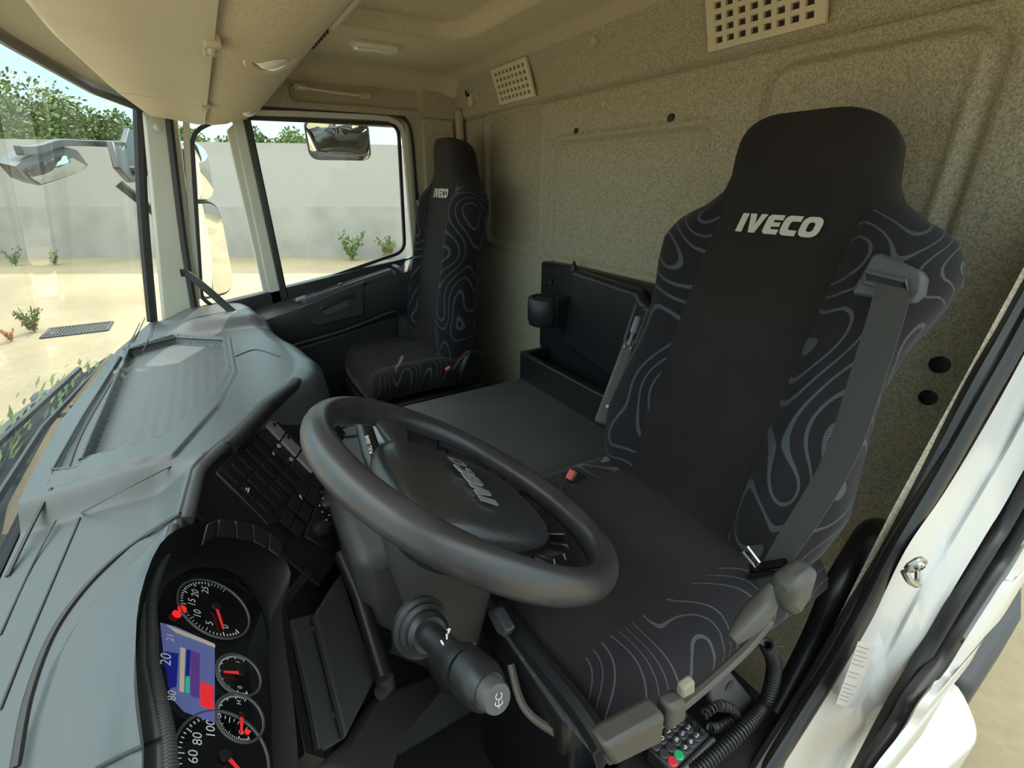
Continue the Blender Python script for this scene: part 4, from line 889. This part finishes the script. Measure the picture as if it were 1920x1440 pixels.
def logo(t_,face,h0,size,yo=0,wx_=.86):
    for vs,fs in iveco(size,gap=.08):
        # the driver-facing seat: reading runs from +Y to -Y when looking at the rear
        m=MB(); n=len(vs); P=[face(yo-x*wx_,h0+y) for x,y in vs]
        if n<30: m.prism(P,(-.0018,0,.0004))
        else: m.add([p+V3(-.0018,0,.0004) for p in P],fs)
        m.build('logo_letter','logo_thread',t_,smooth_=False)
ds,fd,H1,T1,N1,sp1=make_seat(.43,(.60,-.535),(.805,.092),.255,-.53,'large dark driver seat with patterned bolsters, behind the steering wheel',cw=.218,cb=.014)
logo(ds,fd,H1*.755,.030,.0,1.04)
ps,fp2,H2,T2,N2,sp2=make_seat(1.735,(.655,-.61),(.80,.145),.36,-.625,'dark passenger seat with patterned bolsters beside the far door',cw=.222)
logo(ps,fp2,H2*.76,.032,.0,.95)
# driver seat: frame, side covers, levers, armrest, belt guide
m=MB(); m.box((.47,.455,-.685),(.21,.16,.04)); m.box((.48,.455,-.95),(.19,.15,.24)); m.build('seat_base','black_plastic',ds,bevel=.012)
# front tray edge of seat base
def dsY(u,v,Y=.185): return at(u,v,Y=Y)
m=MB(); m.tube(smooth([dsY(1135,1425,.2),dsY(1215,1372,.2),dsY(1318,1290,.2),dsY(1400,1215,.2),dsY(1445,1160,.2)],4),(.006,.009),4,up=(0,1,0)); m.build('side_frame','tan_plastic',ds,bevel=.004)
m=MB(); m.prism([dsY(1118,1395,.20),dsY(1210,1355,.20),dsY(1215,1300,.20),dsY(1100,1360,.20)],(0,-.025,0)); m.prism([dsY(1225,1345,.195),dsY(1262,1320,.195),dsY(1262,1285,.195),dsY(1230,1300,.195)],(0,-.02,0)); m.build('frame_cover','tan_plastic',ds,bevel=.006)
m=MB(); m.prism([dsY(1265,1298,.19),dsY(1290,1285,.19),dsY(1290,1262,.19),dsY(1268,1278,.19)],(0,-.01,0)); m.build('foam_edge','foam',ds,bevel=.003)
m=MB(); m.tube(smooth([dsY(1372,1200),dsY(1405,1165),dsY(1435,1130),dsY(1452,1095)],4),lambda t:.006+.008*math.sin(t*math.pi),12); m.build('recliner_lever','tan_plastic',ds)
m=MB(); m.prism([dsY(1430,1110,.19),dsY(1448,1068,.19),dsY(1492,1035,.19),dsY(1478,1085,.19),dsY(1450,1130,.19)],(0,-.03,0)); m.build('recliner_cover','tan_plastic',ds,bevel=.010)
m=MB(); m.tube(smooth([at(958,1245,Z=-.66),at(975,1310,Z=-.69),at(1000,1345,Z=-.70),at(1040,1372,Z=-.69)],4),.006,8); m.build('adjuster_bar','grey_plastic',ds)
m=MB(); q1=[at(925,1133,X=.24),at(945,1135,X=.24),at(968,1175,X=.235),at(962,1186,X=.235),at(950,1180,X=.235)]; m.prism(q1,(-.015,0,0)); m.build('seat_button_plate','grey_dark_plastic',ds,bevel=.003)
m=MB(); m.tube(smooth([at(940,1140,X=.25),at(1000,1225,X=.245),at(1085,1330,X=.245),at(1130,1400,X=.245)],3),.014,8); m.build('cushion_edge_trim','black_plastic',ds)
# folded armrest at the inner side of driver seat
ar=[at(1112,795,Y=.70),at(1140,803,Y=.68),at(1218,596,Y=.70),at(1212,578,Y=.71),at(1190,576,Y=.72)]
m=MB(); a0=at(1127,795,Y=.69); a1=at(1202,582,Y=.71); dv=(a1-a0).normalized(); sd=dv.cross(V3(-.75,-.6,.2)).normalized(); vn=sd.cross(dv)
if vn.x>0: vn=-vn
m.prism([a0-sd*.017,a0+sd*.017,a0.lerp(a1,.76)+sd*.013,a0.lerp(a1,.76)-sd*.013],-vn*.02); arm_=m.build('armrest','grey_plastic',ds,bevel=.005)
m=MB(); k0=a0.lerp(a1,.72); k1=a1+dv*.008
m.tube([k0+sd*.012,k1+sd*.014,k1-sd*.014,k0-sd*.012],(.0045,.008),4,up=vn); m.build('armrest_fork','grey_dark_plastic',arm_,bevel=.001)
m=MB(); m.lathe(a0.lerp(a1,.70),dv,[(.0045,0),(.0045,.03)],12); m.lathe(a0.lerp(a1,.80),dv,[(.005,0),(.0085,.003),(.0085,.034),(.007,.038)],16); m.build('armrest_thumbwheel','switch_silver',arm_)
m=MB()
for s in (-1,1): m.lathe(a0.lerp(a1,.68)+sd*.007*s-vn*-.0015,vn,[(.003,-.001),(.003,.002),(.001,.003)],10)
m.lathe(a0.lerp(a1,.16),vn,[(.0035,-.001),(.0035,.001)],10); m.build('armrest_rivet','steel_screw',arm_)
# belt guide on the shoulder
g=[at(1634,476,X=.700),at(1650,474,X=.700),at(1726,508,X=.705),at(1733,522,X=.705),at(1728,550,X=.70),at(1708,570,X=.695),at(1596,553,X=.690),at(1597,543,X=.69)]
slot=[at(1622,522,X=.698),at(1628,510,X=.698),at(1700,528,X=.70),at(1706,548,X=.697),at(1625,530,X=.695)]
m=MB(); m.prism(g,(.02,0,-.004)); bg_=m.build('belt_guide','grey_dark_plastic',ds,bevel=.004)
m=MB(); m.tube([p+V3(-.004,0,.001) for p in slot],.0035,8,closed=True); m.build('guide_slot_rim','grey_dark_plastic',bg_)
m=MB(); m.prism([p+V3(-.003,0,.0) for p in slot],(-.001,0,0)); m.build('guide_slot','vent_dark',bg_,smooth_=False)
# belts: flat webbing ribbons
def ribbon(L,name,parent,w=.023,mt='belt_webbing',n=6):
    # L: (centre, across-vector)
    C=smooth([p for p,_ in L],n); A_=smooth([a.normalized()*w*k for (p,a),k in zip(L,[1]*len(L))],n)
    m=MB(); rows=[]
    for c,a in zip(C,A_): rows.append([c-a,c-a*.3,c+a*.3,c+a])
    nn=[ (rows[min(i+1,len(rows)-1)][1]-rows[max(i-1,0)][1]).cross(rows[i][3]-rows[i][0]).normalized()*.0009 for i in range(len(rows))]
    m.loft([[p+k for p in r]+[p-k for p in reversed(r)] for r,k in zip(rows,nn)]); return m.build(name,mt,parent,ang=60)
sb=empty('seat_belt',at(1440,1070,Y=.19),'dark grey seat belt running down the outer side of the driver seat','seat belt','seat belts')
def ac(u0,v0,u1,v1,**k): a=at(u0,v0,**k); b=at(u1,v1,**k); return ((a+b)/2,b-a)
ribbon([ac(1640,530,1702,545,X=.682),ac(1636,560,1702,575,X=.672),ac(1600,690,1660,700,X=.648),ac(1545,860,1600,868,X=.615),ac(1465,1000,1510,1012,X=.575),ac(1432,1062,1468,1064,X=.56)],'webbing',sb,.0185)
ribbon([ac(1432,1062,1470,1066,X=.56),ac(1395,1120,1432,1128,X=.555),ac(1372,1178,1400,1186,X=.55)],'lap_webbing',sb,.018)
m=MB(); b0,b1=at(1408,1070,X=.553),at(1470,1060,X=.553); m.tube([b0+V3(0,0,.006),b1+V3(0,0,.006),b1+V3(0,-.0,-.008),b0+V3(0,0,-.010)],.005,8,closed=True); m.build('tongue_body','black_gloss',sb)
m=MB(); P=[at(1392,1035,X=.55),at(1402,1026,X=.55),at(1424,1054,X=.55),at(1418,1064,X=.55)]; m.tube(P,.0025,6,closed=True); m.build('tongue','steel_screw',sb)
m=MB(); m.prism([at(1376,1110,X=.548),at(1398,1100,X=.548),at(1412,1112,X=.548),at(1392,1150,X=.548),at(1375,1140,X=.548)],(.006,0,0)); m.build('anchor','steel_screw',sb,bevel=.002)
# driver buckle
bk=empty('seat_belt_buckle',at(1085,905,Y=.58),'black belt buckle with red button beside the driver seat, on the engine tunnel side','buckle','belt buckles')
def buckle(bk,F,r=1):
    c,dx,dy,dz=F; m=MB(); R=Matrix((dx,dy,dz)).transposed(); m.box(c,(.013*r,.030*r,.010*r),R); m.build('body','black_plastic',bk,bevel=.004)
    m=MB(); m.box(c+dy*.029*r,(.0105*r,.004*r,.0075*r),R); m.build('release_button','buckle_red',bk,bevel=.0015)
dz=(-at(1085,900,s=1)).normalized(); dy=(at(1063,885,Y=.58)-at(1105,908,Y=.58)).normalized(); dz=(dz-dy*dy.dot(dz)).normalized(); dx=dy.cross(dz)
buckle(bk,(at(1086,899,Y=.58),dx,dy,dz),.95)
m=MB(); m.tube(smooth([at(1142,862,Y=.60),at(1124,884,Y=.59),at(1112,912,Y=.58),at(1098,908,Y=.58)],4),(.010,.004),8); m.build('stalk','grey_plastic',bk)
# passenger buckle and hinge cover
m=MB(); H_=[at(862,700,Y=1.50),at(880,655,Y=1.50),at(908,660,Y=1.50),at(912,690,Y=1.50),at(885,715,Y=1.50),at(862,722,Y=1.50)]; m.prism(H_,(0,.04,0)); m.build('hinge_cover','black_plastic',ps,bevel=.010)
bp=empty('seat_belt_buckle',at(845,690,Y=1.48),'black belt buckle with pink-red button on the inner side of the passenger seat','buckle','belt buckles')
dz=(-at(845,695,s=1)).normalized(); dy=(at(838,688,Y=1.48)-at(856,716,Y=1.48)).normalized(); dz=(dz-dy*dy.dot(dz)).normalized(); dx=dy.cross(dz)
buckle(bp,(at(847,702,Y=1.475),dx,dy,dz),1.0)
m=MB(); m.tube([at(850,695,Y=1.49),at(862,675,Y=1.49),at(878,660,Y=1.49)],(.011,.004),8); m.build('stalk','grey_plastic',bp)
m=MB(); m.box((.58,1.735,-.775),(.24,.20,.04)); m.box((.62,1.735,-1.0),(.18,.18,.2)); m.build('seat_base','black_plastic',ps,bevel=.012)
sb2=empty('seat_belt',at(790,600,Y=1.93),'dark grey seat belt hanging on the outer side of the passenger seat','seat belt','seat belts')
ribbon([ac(787,392,803,395,Y=1.90),ac(783,450,800,452,Y=1.92),ac(773,530,790,532,Y=1.93),ac(768,598,784,600,Y=1.93),ac(765,640,780,642,Y=1.93)],'webbing',sb2,.02)
m=MB(); m.prism([at(782,376,Y=1.885),at(800,372,Y=1.885),at(806,395,Y=1.885),at(800,408,Y=1.885),at(788,400,Y=1.885)],(0,.015,0)); m.build('belt_guide','grey_plastic',sb2,bevel=.004)
m=MB(); c=at(774,622,Y=1.925); m.box(c,(.030,.006,.006)); m.box(c+V3(0,0,.03),(.018,.005,.022)); m.build('tongue','black_plastic',sb2,bevel=.003)
# ============================================================ ENGINE TUNNEL, SHELF BOX
m=MB(); m.box((.50,1.005,-.93),(.40,.305,.30)); m.build('engine_tunnel','tunnel_mat',bevel=.03,seg=4,label='flat dark grey engine cover between the two seats',cat='engine cover')
sh=empty('storage_console',(.9,1.1,-.63),'black moulded storage console with cup holder on the rear wall between the seats','storage console')
def rq(u,v,X=.93): return at(u,v,X=X)
m=MB(); m.prism([rq(1014,490,.94),rq(1070,500,.94),rq(1230,540,.94),(.94,.70,-.29),(.94,.70,-.63),(.94,1.31,-.63),rq(1010,640,.94)],(.038,0,0)); m.build('back_plate','black_plastic',sh,bevel=.008)
m=MB(); m.prism([rq(1070,505,.905),rq(1195,545,.905),rq(1200,560,.905),(.905,.72,-.34),(.905,.72,-.56),rq(1045,640,.905),rq(1065,560,.905)],(.04,0,0)); m.build('raised_panel','black_plastic',sh,bevel=.014,seg=4)
m=MB()
P=[at(980,657,X=.82),at(1000,640,X=.88)]
zt=-.535
m.box((.835,.985,-.59),(.010,.315,.055)); m.box((.885,1.295,-.59),(.055,.012,.055)); m.box((.885,.99,-.635),(.06,.31,.008)); m.build('tray','black_plastic',sh,bevel=.005)
m=MB(); m.box((.885,.98,-.60),(.045,.295,.02)); m.build('tray_floor','floor_rubber',sh)
m=MB(); cc=at(1022,558,X=.86); m.lathe(cc,(0,0,-1),[(.038,.003),(.040,-.003),(.050,-.004),(.054,.002),(.055,.06),(.050,.085),(.03,.092)],32); m.box(cc+V3(.05,-.01,-.045),(.045,.045,.045)); ch_=m.build('cup_holder','black_plastic',sh,bevel=.004)
m=MB(); m.lathe(cc+V3(0,0,-.001),(0,0,-1),[(.039,0),(.036,.03),(.034,.07),(.002,.072)],28); m.build('cup_well','vent_dark',ch_)
m=MB(); m.lathe(rq(1034,528,.938),(-1,0,0),[(.009,0),(.009,.003),(.004,.001)],14); m.build('screw_cap','bezel_black',sh)
m=MB(); c=rq(1076,500,.935); m.lathe(c,(0,0,1),[(.010,-.01),(.008,.006),(.002,.018)],10); m.build('peg','black_plastic',sh)
# ============================================================ lower middle: cup holder by the dash seen through the wheel
m=MB(); m.box((.13,1.10,-.70),(.10,.17,.06)); cpc=at(672,812,Z=-.635)
cup=m.build('console_box','black_plastic',bevel=.012,label='black lower console box beneath the dashboard, seen through the steering wheel',cat='console')
m=MB(); m.lathe(at(662,808,Z=-.632),(0,0,1),[(.020,-.001),(.036,.0),(.040,.006),(.036,.008),(.033,.004),(.030,-.0005)],24); m.build('cup_ring','grey_dark_plastic',cup)
m=MB(); m.prism([at(690,793,Z=-.62),at(702,793,Z=-.62),at(735,850,Z=-.62),at(715,860,Z=-.62)],(0,0,-.05)); m.build('side_rail','black_gloss',cup,bevel=.002)
# ============================================================ DRIVER SIDE: door jamb, seals, grab cushion, cable, keypad
def jc(L): return [at(u,v,Y=Y) for u,v,Y in L]
fab=jc([(1920,500,.185),(1800,722,.185),(1700,905,.185),(1655,990,.185),(1590,1120,.185),(1520,1260,.185),(1440,1400,.18),(1380,1500,.175)])
s1=jc([(1920,560,.172),(1830,720,.172),(1745,880,.172),(1660,1040,.172),(1600,1150,.170),(1520,1290,.168),(1450,1400,.165),(1400,1480,.16)])
s2=jc([(1920,665,.150),(1840,809,.150),(1770,925,.150),(1698,1031,.150),(1640,1150,.150),(1587,1240,.150),(1520,1347,.150),(1440,1470,.150)])
s3=jc([(1920,880,.105),(1850,1000,.105),(1790,1100,.105),(1740,1190,.105),(1690,1280,.105),(1650,1350,.105),(1609,1440,.105),(1560,1530,.105)])
s4=jc([(1920,1010,.075),(1864,1100,.075),(1800,1200,.075),(1764,1258,.075),(1715,1315,.075),(1690,1360,.075),(1627,1440,.075),(1590,1510,.075)])
def ext(L): # continue upwards out of view
    p=L[0]; return [V3(XR+.0,p.y,.40),V3(XR-.0,p.y,.10)]+L
F_,S1,S2,S3,S4=[smooth(ext(L),5) for L in (fab,s1,s2,s3,s4)]
m=MB(); m.grid([[f+V3(.06,.0,0),f,f.lerp(s,.5)+V3(.01,0,0),s] for f,s in zip(F_,S1)]); m.build('trim_jamb_inner','rear_felt',kind='structure')
m=MB(); m.tube([a.lerp(b,.45) for a,b in zip(S1,S2)],(.016,.012),10,up=(0,1,0)); m.tube([p+V3(.004,.003,0) for p in S1],.010,8); m.build('trim_door_seal','seal_rubber',kind='structure')
m=MB(); rows=[]
for a,b in zip(S2,S3):
    d=V3(1,0,0); rows.append([a,a.lerp(b,.12)+V3(.015,0,.0),a.lerp(b,.45)+V3(.018,0,0),a.lerp(b,.55)+V3(.004,0,0),a.lerp(b,.9)+V3(.004,0,0),b])
m.grid(rows); m.build('wall_driver_jamb','white_paint',kind='structure',ang=60)
m=MB(); m.tube([a.lerp(b,.25) for a,b in zip(S3,S4)],(.008,.010),10,up=(0,1,0)); m.tube([a.lerp(b,.75) for a,b in zip(S3,S4)],(.007,.009),10,up=(0,1,0)); m.build('trim_outer_seal','seal_rubber',kind='structure')
m=MB(); rows=[[p+V3(.006,-.004,0),p+V3(.02,-.012,0),p+V3(.2,-.014,0)] for p in S4]; m.grid(rows); m.build('wall_driver_outer','white_paint',kind='structure',ang=60)
# striker
st=empty('door_striker',at(1722,1075,Y=.135),'polished metal door striker with cross-head screw on the white jamb','striker')
c=at(1722,1062,Y=.125); e1=(at(1750,1095,Y=.125)-at(1700,1050,Y=.125)).normalized(); n_=(-c).normalized(); n_=(n_-e1*e1.dot(n_)).normalized(); e2=n_.cross(e1)
m=MB(); m.prism([c+e1*x+e2*y for x,y in [(-.022,-.008),(-.012,-.014),(.012,-.014),(.026,-.004),(.026,.008),(.012,.013),(-.012,.012),(-.022,.006)]],-n_*.006); m.build('striker_plate','steel_screw',st,bevel=.002)
m=MB(); m.tube(smooth([c+e1*-.022+e2*-.016,c+e1*-.01-e2*.020+n_*.010,c+e1*.015-e2*.016+n_*.012,c+e1*.026-e2*.004],4),.0045,8); m.build('striker_bar','steel_screw',st)
m=MB(); m.lathe(c+e2*.001,n_,[(.007,0),(.007,.003),(.004,.004)],16); m.build('screw','chrome',st)
m=MB(); R=Matrix((e1,e2,n_)).transposed(); m.box(c+e2*.001+n_*.004,(.0045,.0011,.0006),R); m.box(c+e2*.001+n_*.004,(.0011,.0045,.0006),R); m.build('screw_cross','bezel_black',st,smooth_=False)
# sticker
k4=[at(u,v,Y=.128) for u,v in ((1608,1202),(1640,1212),(1598,1328),(1566,1318))]
sk=MB(); sk.prism(k4,(-.0005,-.0008,0)); stk=sk.build('sticker','sticker',label='pale sticker with fine printed lines on the white door jamb',cat='sticker',smooth_=False)
m=MB()
for i in range(14):
    if i in (5,8): continue
    a=k4[0].lerp(k4[3],.05+.065*i); b=k4[1].lerp(k4[2],.05+.065*i); e=(b-a); a=a+e*.06; b=a+e*R_.uniform(.5,.85); o_=V3(-.001,-.0014,0); dn=(k4[3]-k4[0]).normalized()*.0010
    m.add([a+o_,b+o_,b+o_+dn,a+o_+dn],[(0,1,2,3)])
m.build('print_lines','sticker_ink',stk,smooth_=False)
# padded black handle at the seat side
m=MB(); P=[at(1655,990,Y=.235),at(1632,1000,Y=.225),at(1600,1050,Y=.215),at(1565,1110,Y=.21),at(1530,1190,Y=.21),at(1490,1270,Y=.205),at(1455,1335,Y=.20)]
m.tube(smooth(P,5),lambda t:.017-.004*t+.004*math.sin(min(1,t*5)*math.pi/2),16); m.build('entry_handle','black_plastic',label='curved black entry handle beside the driver seat along the door jamb',cat='handle')
# step side panels and floor edge
m=MB(); m.prism([at(1370,1560,Z=-.78),at(1512,1380,Z=-.78),at(1462,1330,Z=-.78),at(1340,1270,Z=-.78),at(1180,1400,Z=-.78),at(1060,1560,Z=-.78)],(0,0,-.25)); m.build('trim_sill','black_plastic',kind='structure',bevel=.006)
# coiled cable + keypad
def coil(P,R0,turns,name,mt,parent=None,r=.0035,**k):
    C=smooth(P,10); L=[0]
    for a,b in zip(C,C[1:]): L.append(L[-1]+(b-a).length)
    n=turns*9; out=[]
    for i in range(n+1):
        s=L[-1]*i/n; j=max(x for x in range(len(L)) if L[x]<=s+1e-9); j=min(j,len(C)-2); t=(s-L[j])/(L[j+1]-L[j]); c=C[j].lerp(C[j+1],t); d=(C[j+1]-C[j]).normalized()
        a=d.cross(V3(.3,1,.2)).normalized(); b=d.cross(a); w_=math.tau*i/9; out.append(c+(a*math.cos(w_)+b*math.sin(w_))*R0)
    m=MB(); m.tube(out,r,6); return m.build(name,mt,parent,**k)
coil([at(1438,1208,Y=.215),at(1452,1250,Y=.21),at(1435,1320,Y=.205),at(1390,1370,Y=.20),at(1340,1415,Y=.20),at(1300,1450,Y=.20)],.0085,52,'coiled_cable','bezel_black',label='thick black coiled cable curving down beside the driver seat',cat='cable',r=.0032)
coil([at(1318,1340,Y=.222),at(1345,1322,Y=.222),at(1372,1330,Y=.222),at(1378,1345,Y=.222),at(1350,1362,Y=.222),at(1332,1365,Y=.222)],.0055,30,'coiled_cable','bezel_black',label='small black coiled cable looping beside the keypad',cat='cable',r=.0022)
kp0=at(1265,1378,Y=.225); 
KX=(at(1325,1340,Y=.225)-at(1255,1415,Y=.225)); KX=V3(.80,-.05,.12)
a=at(1210,1400,Z=-.74); b=at(1283,1325,Z=-.74); c_=at(1335,1375,Z=-.74); d_=at(1262,1448,Z=-.74)
kd=empty('handheld_keypad',(a+c_)/2,'black handheld keypad with green and red keys lying beside the driver seat','remote control')
m=MB(); m.prism([a,b,c_,d_],(0,0,-.03)); m.build('case','black_plastic',kd,bevel=.006)
m=MB(); m.prism([c_,c_.lerp(d_,1),d_+(c_-b)*.22,c_+(c_-b)*.22],(0,0,-.03)); m.build('side_grip','grey_dark_plastic',kd,bevel=.006)
ctr=0
for i in range(6):
    for j in range(3):
        f=.12+.155*i; g=.2+.3*j; p=a.lerp(b,f).lerp(d_.lerp(c_,f),g); m=MB(); mt='key_black'; lab=None
        if i==0 and j==2: mt='key_red'; lab='red key'
        if i==1 and j==2: mt='key_green'; lab='green key'
        if i==5: m.lathe(p,(0,0,1),[(.0032,0),(.0032,.002)],10)
        else: m.lathe(p,(0,0,1),[(.0072,0),(.0072,.002),(.0055,.0035)],16)
        m.build('key',mt,kd,label=lab)
        if 0<i<5 or (i==0 and j!=2):
            ctr+=1
e1=(d_-a).normalized(); e2=(b-a).normalized(); m=MB(); nums=iter('1234567890')
for i in (4,3,2,1):
    for j in range(3):
        if i==1 and j==2: continue
        t=next(nums,None)
        if t is None: continue
        f=.12+.155*i; g=.2+.3*j; p=a.lerp(b,f).lerp(d_.lerp(c_,f),g)+V3(0,0,.0038); flat_text(m,t,.0095,p,e1,V3(0,0,1).cross(e1),.0003)
m.build('key_numbers','white_print',kd,smooth_=False)
m=MB(); m.prism([at(1330,1255,Y=.225),at(1372,1262,Y=.225),at(1412,1312,Y=.225),at(1398,1345,Y=.225),at(1335,1335,Y=.225)],(0,.012,0)); o=m.build('bracket','grey_dark_plastic',label='dark flat metal bracket behind the coiled cables beside the seat',cat='bracket',bevel=.004)
m=MB(); m.lathe(at(1368,1285,Y=.224),(0,-1,0),[(.008,0),(.008,.001)],14); m.build('bracket_hole','vent_dark',o)
m=MB(); m.tube([at(1417,1202,Y=.22),at(1440,1212,Y=.22),at(1472,1212,Y=.22)],.0012,6); m.build('wire','grey_plastic',label='thin pale wire above the coiled cable beside the seat',cat='wire')
# ============================================================ the driver's own door, unseen, added standing open to shade the rear wall
d2=empty('door_2',(-.22,-.08,-1.2)); tag(d2,kind='structure')
hx=V3(.16,-1.0,0).normalized(); hn=V3(hx.y*-1,hx.x,0)*1.0; h0=V3(-.22,-.10,0)
def dp(a,z,o=0): return h0+hx*a+V3(0,0,z)+hn*o
m=MB(); m.prism([dp(0,-1.25),dp(1.0,-1.25),dp(1.0,-.30),dp(.5,-.36),dp(0,-.42)],hn*.07); m.build('door_shell','white_paint',d2,bevel=.015)
m=MB(); m.prism([dp(.03,-1.2,.07),dp(.97,-1.2,.07),dp(.97,-.31,.07),dp(.5,-.38,.07),dp(.03,-.44,.07)],hn*.04); m.build('door_trim','door_plastic',d2,bevel=.015)
m=MB(); m.tube([dp(.02,-.42,.03),dp(.10,.20,.03),dp(.5,.24,.03),dp(.98,.22,.03),dp(.98,-.31,.03)],.025,6); m.build('frame','seal_rubber',d2)
m=MB(); m.add([dp(.03,-.42,.03),dp(.11,.2,.03),dp(.97,.22,.03),dp(.97,-.31,.03)],[(0,1,2,3)]); m.build('door_glass','window_glass',d2,smooth_=False)
# ============================================================ outside on the driver side
tb=empty('shading_cargo_body',(3.4,1.3,G),'unseen truck cargo body added behind the cab to shade the ground','truck body')  # out of view, added to keep sun off the ground behind the cab
m=MB(); m.box((3.4,1.3,-.55),(2.3,.72,1.1)); m.build('box','cream_paint',tb,bevel=.03)
for wx in (2.4,4.6):
    for wy in (.75,1.85):
        m=MB(); m.lathe((wx,wy-.12,G+.5),(0,1,0),[(.2,0),(.42,.0),(.5,.03),(.5,.22),(.42,.25),(.2,.25)],28); m.build('wheel','seal_rubber',tb)
def ye(u,v,Y): return at(u,v,Y=Y)
m=MB(); c=V3(.62,-.06,-1.12); rows=[]
E_=[at(1800,1270,Z=-1.05),at(1834,1385,Z=-1.15)]
fd_=[(1560,1440),(1640,1375),(1700,1322),(1735,1290),(1765,1268),(1800,1285),(1830,1345),(1834,1385),(1800,1420),(1770,1450),(1700,1560),(1560,1560)]
P=[at(u,v,Z=-1.0-.06*((u-1560)/270)) for u,v in fd_]; cen=sum(P,Vector())/len(P)
P2=smooth(P,3,True)
m.loft([[p+V3(0,0,-.12) for p in P2],[p+V3(0,0,-.015) for p in P2],[p.lerp(cen,.05) for p in P2],[p.lerp(cen,.5)+V3(0,0,.02) for p in P2],[p.lerp(cen,.95)+V3(0,0,.025) for p in P2]]); m.build('mudguard','white_paint',label='white curved mudguard below the driver door opening',cat='mudguard')
m=MB(); m.prism([at(1920,905,Z=-1.1),at(1920,1150,Z=-1.1),at(1830,1290,Z=-1.1),at(1775,1262,Z=-1.1),at(1790,1180,Z=-1.1)],(0,0,-.2)); ch=m.build('chassis_rail','chassis',label='dark chassis rail and step behind the cab at the right edge',cat='chassis',bevel=.02)
m=MB(); m.prism([at(1925,1010,Z=-1.085),at(1925,1030,Z=-1.085),at(1812,1200,Z=-1.085),at(1800,1190,Z=-1.085)],(0,0,-.02)); m.build('rail_lip','grey_dark_plastic',ch,bevel=.004)
# pedals-side things: dark cable and label tag by the column
m=MB(); m.prism([at(885,1222,Y=.45),at(890,1205,Y=.45),at(893,1222,Y=.45),at(878,1226,Y=.45)],(0,.001,0)); m.build('paper_tag','white_paint',label='tiny white triangular tag right of the steering column',cat='tag',smooth_=False)
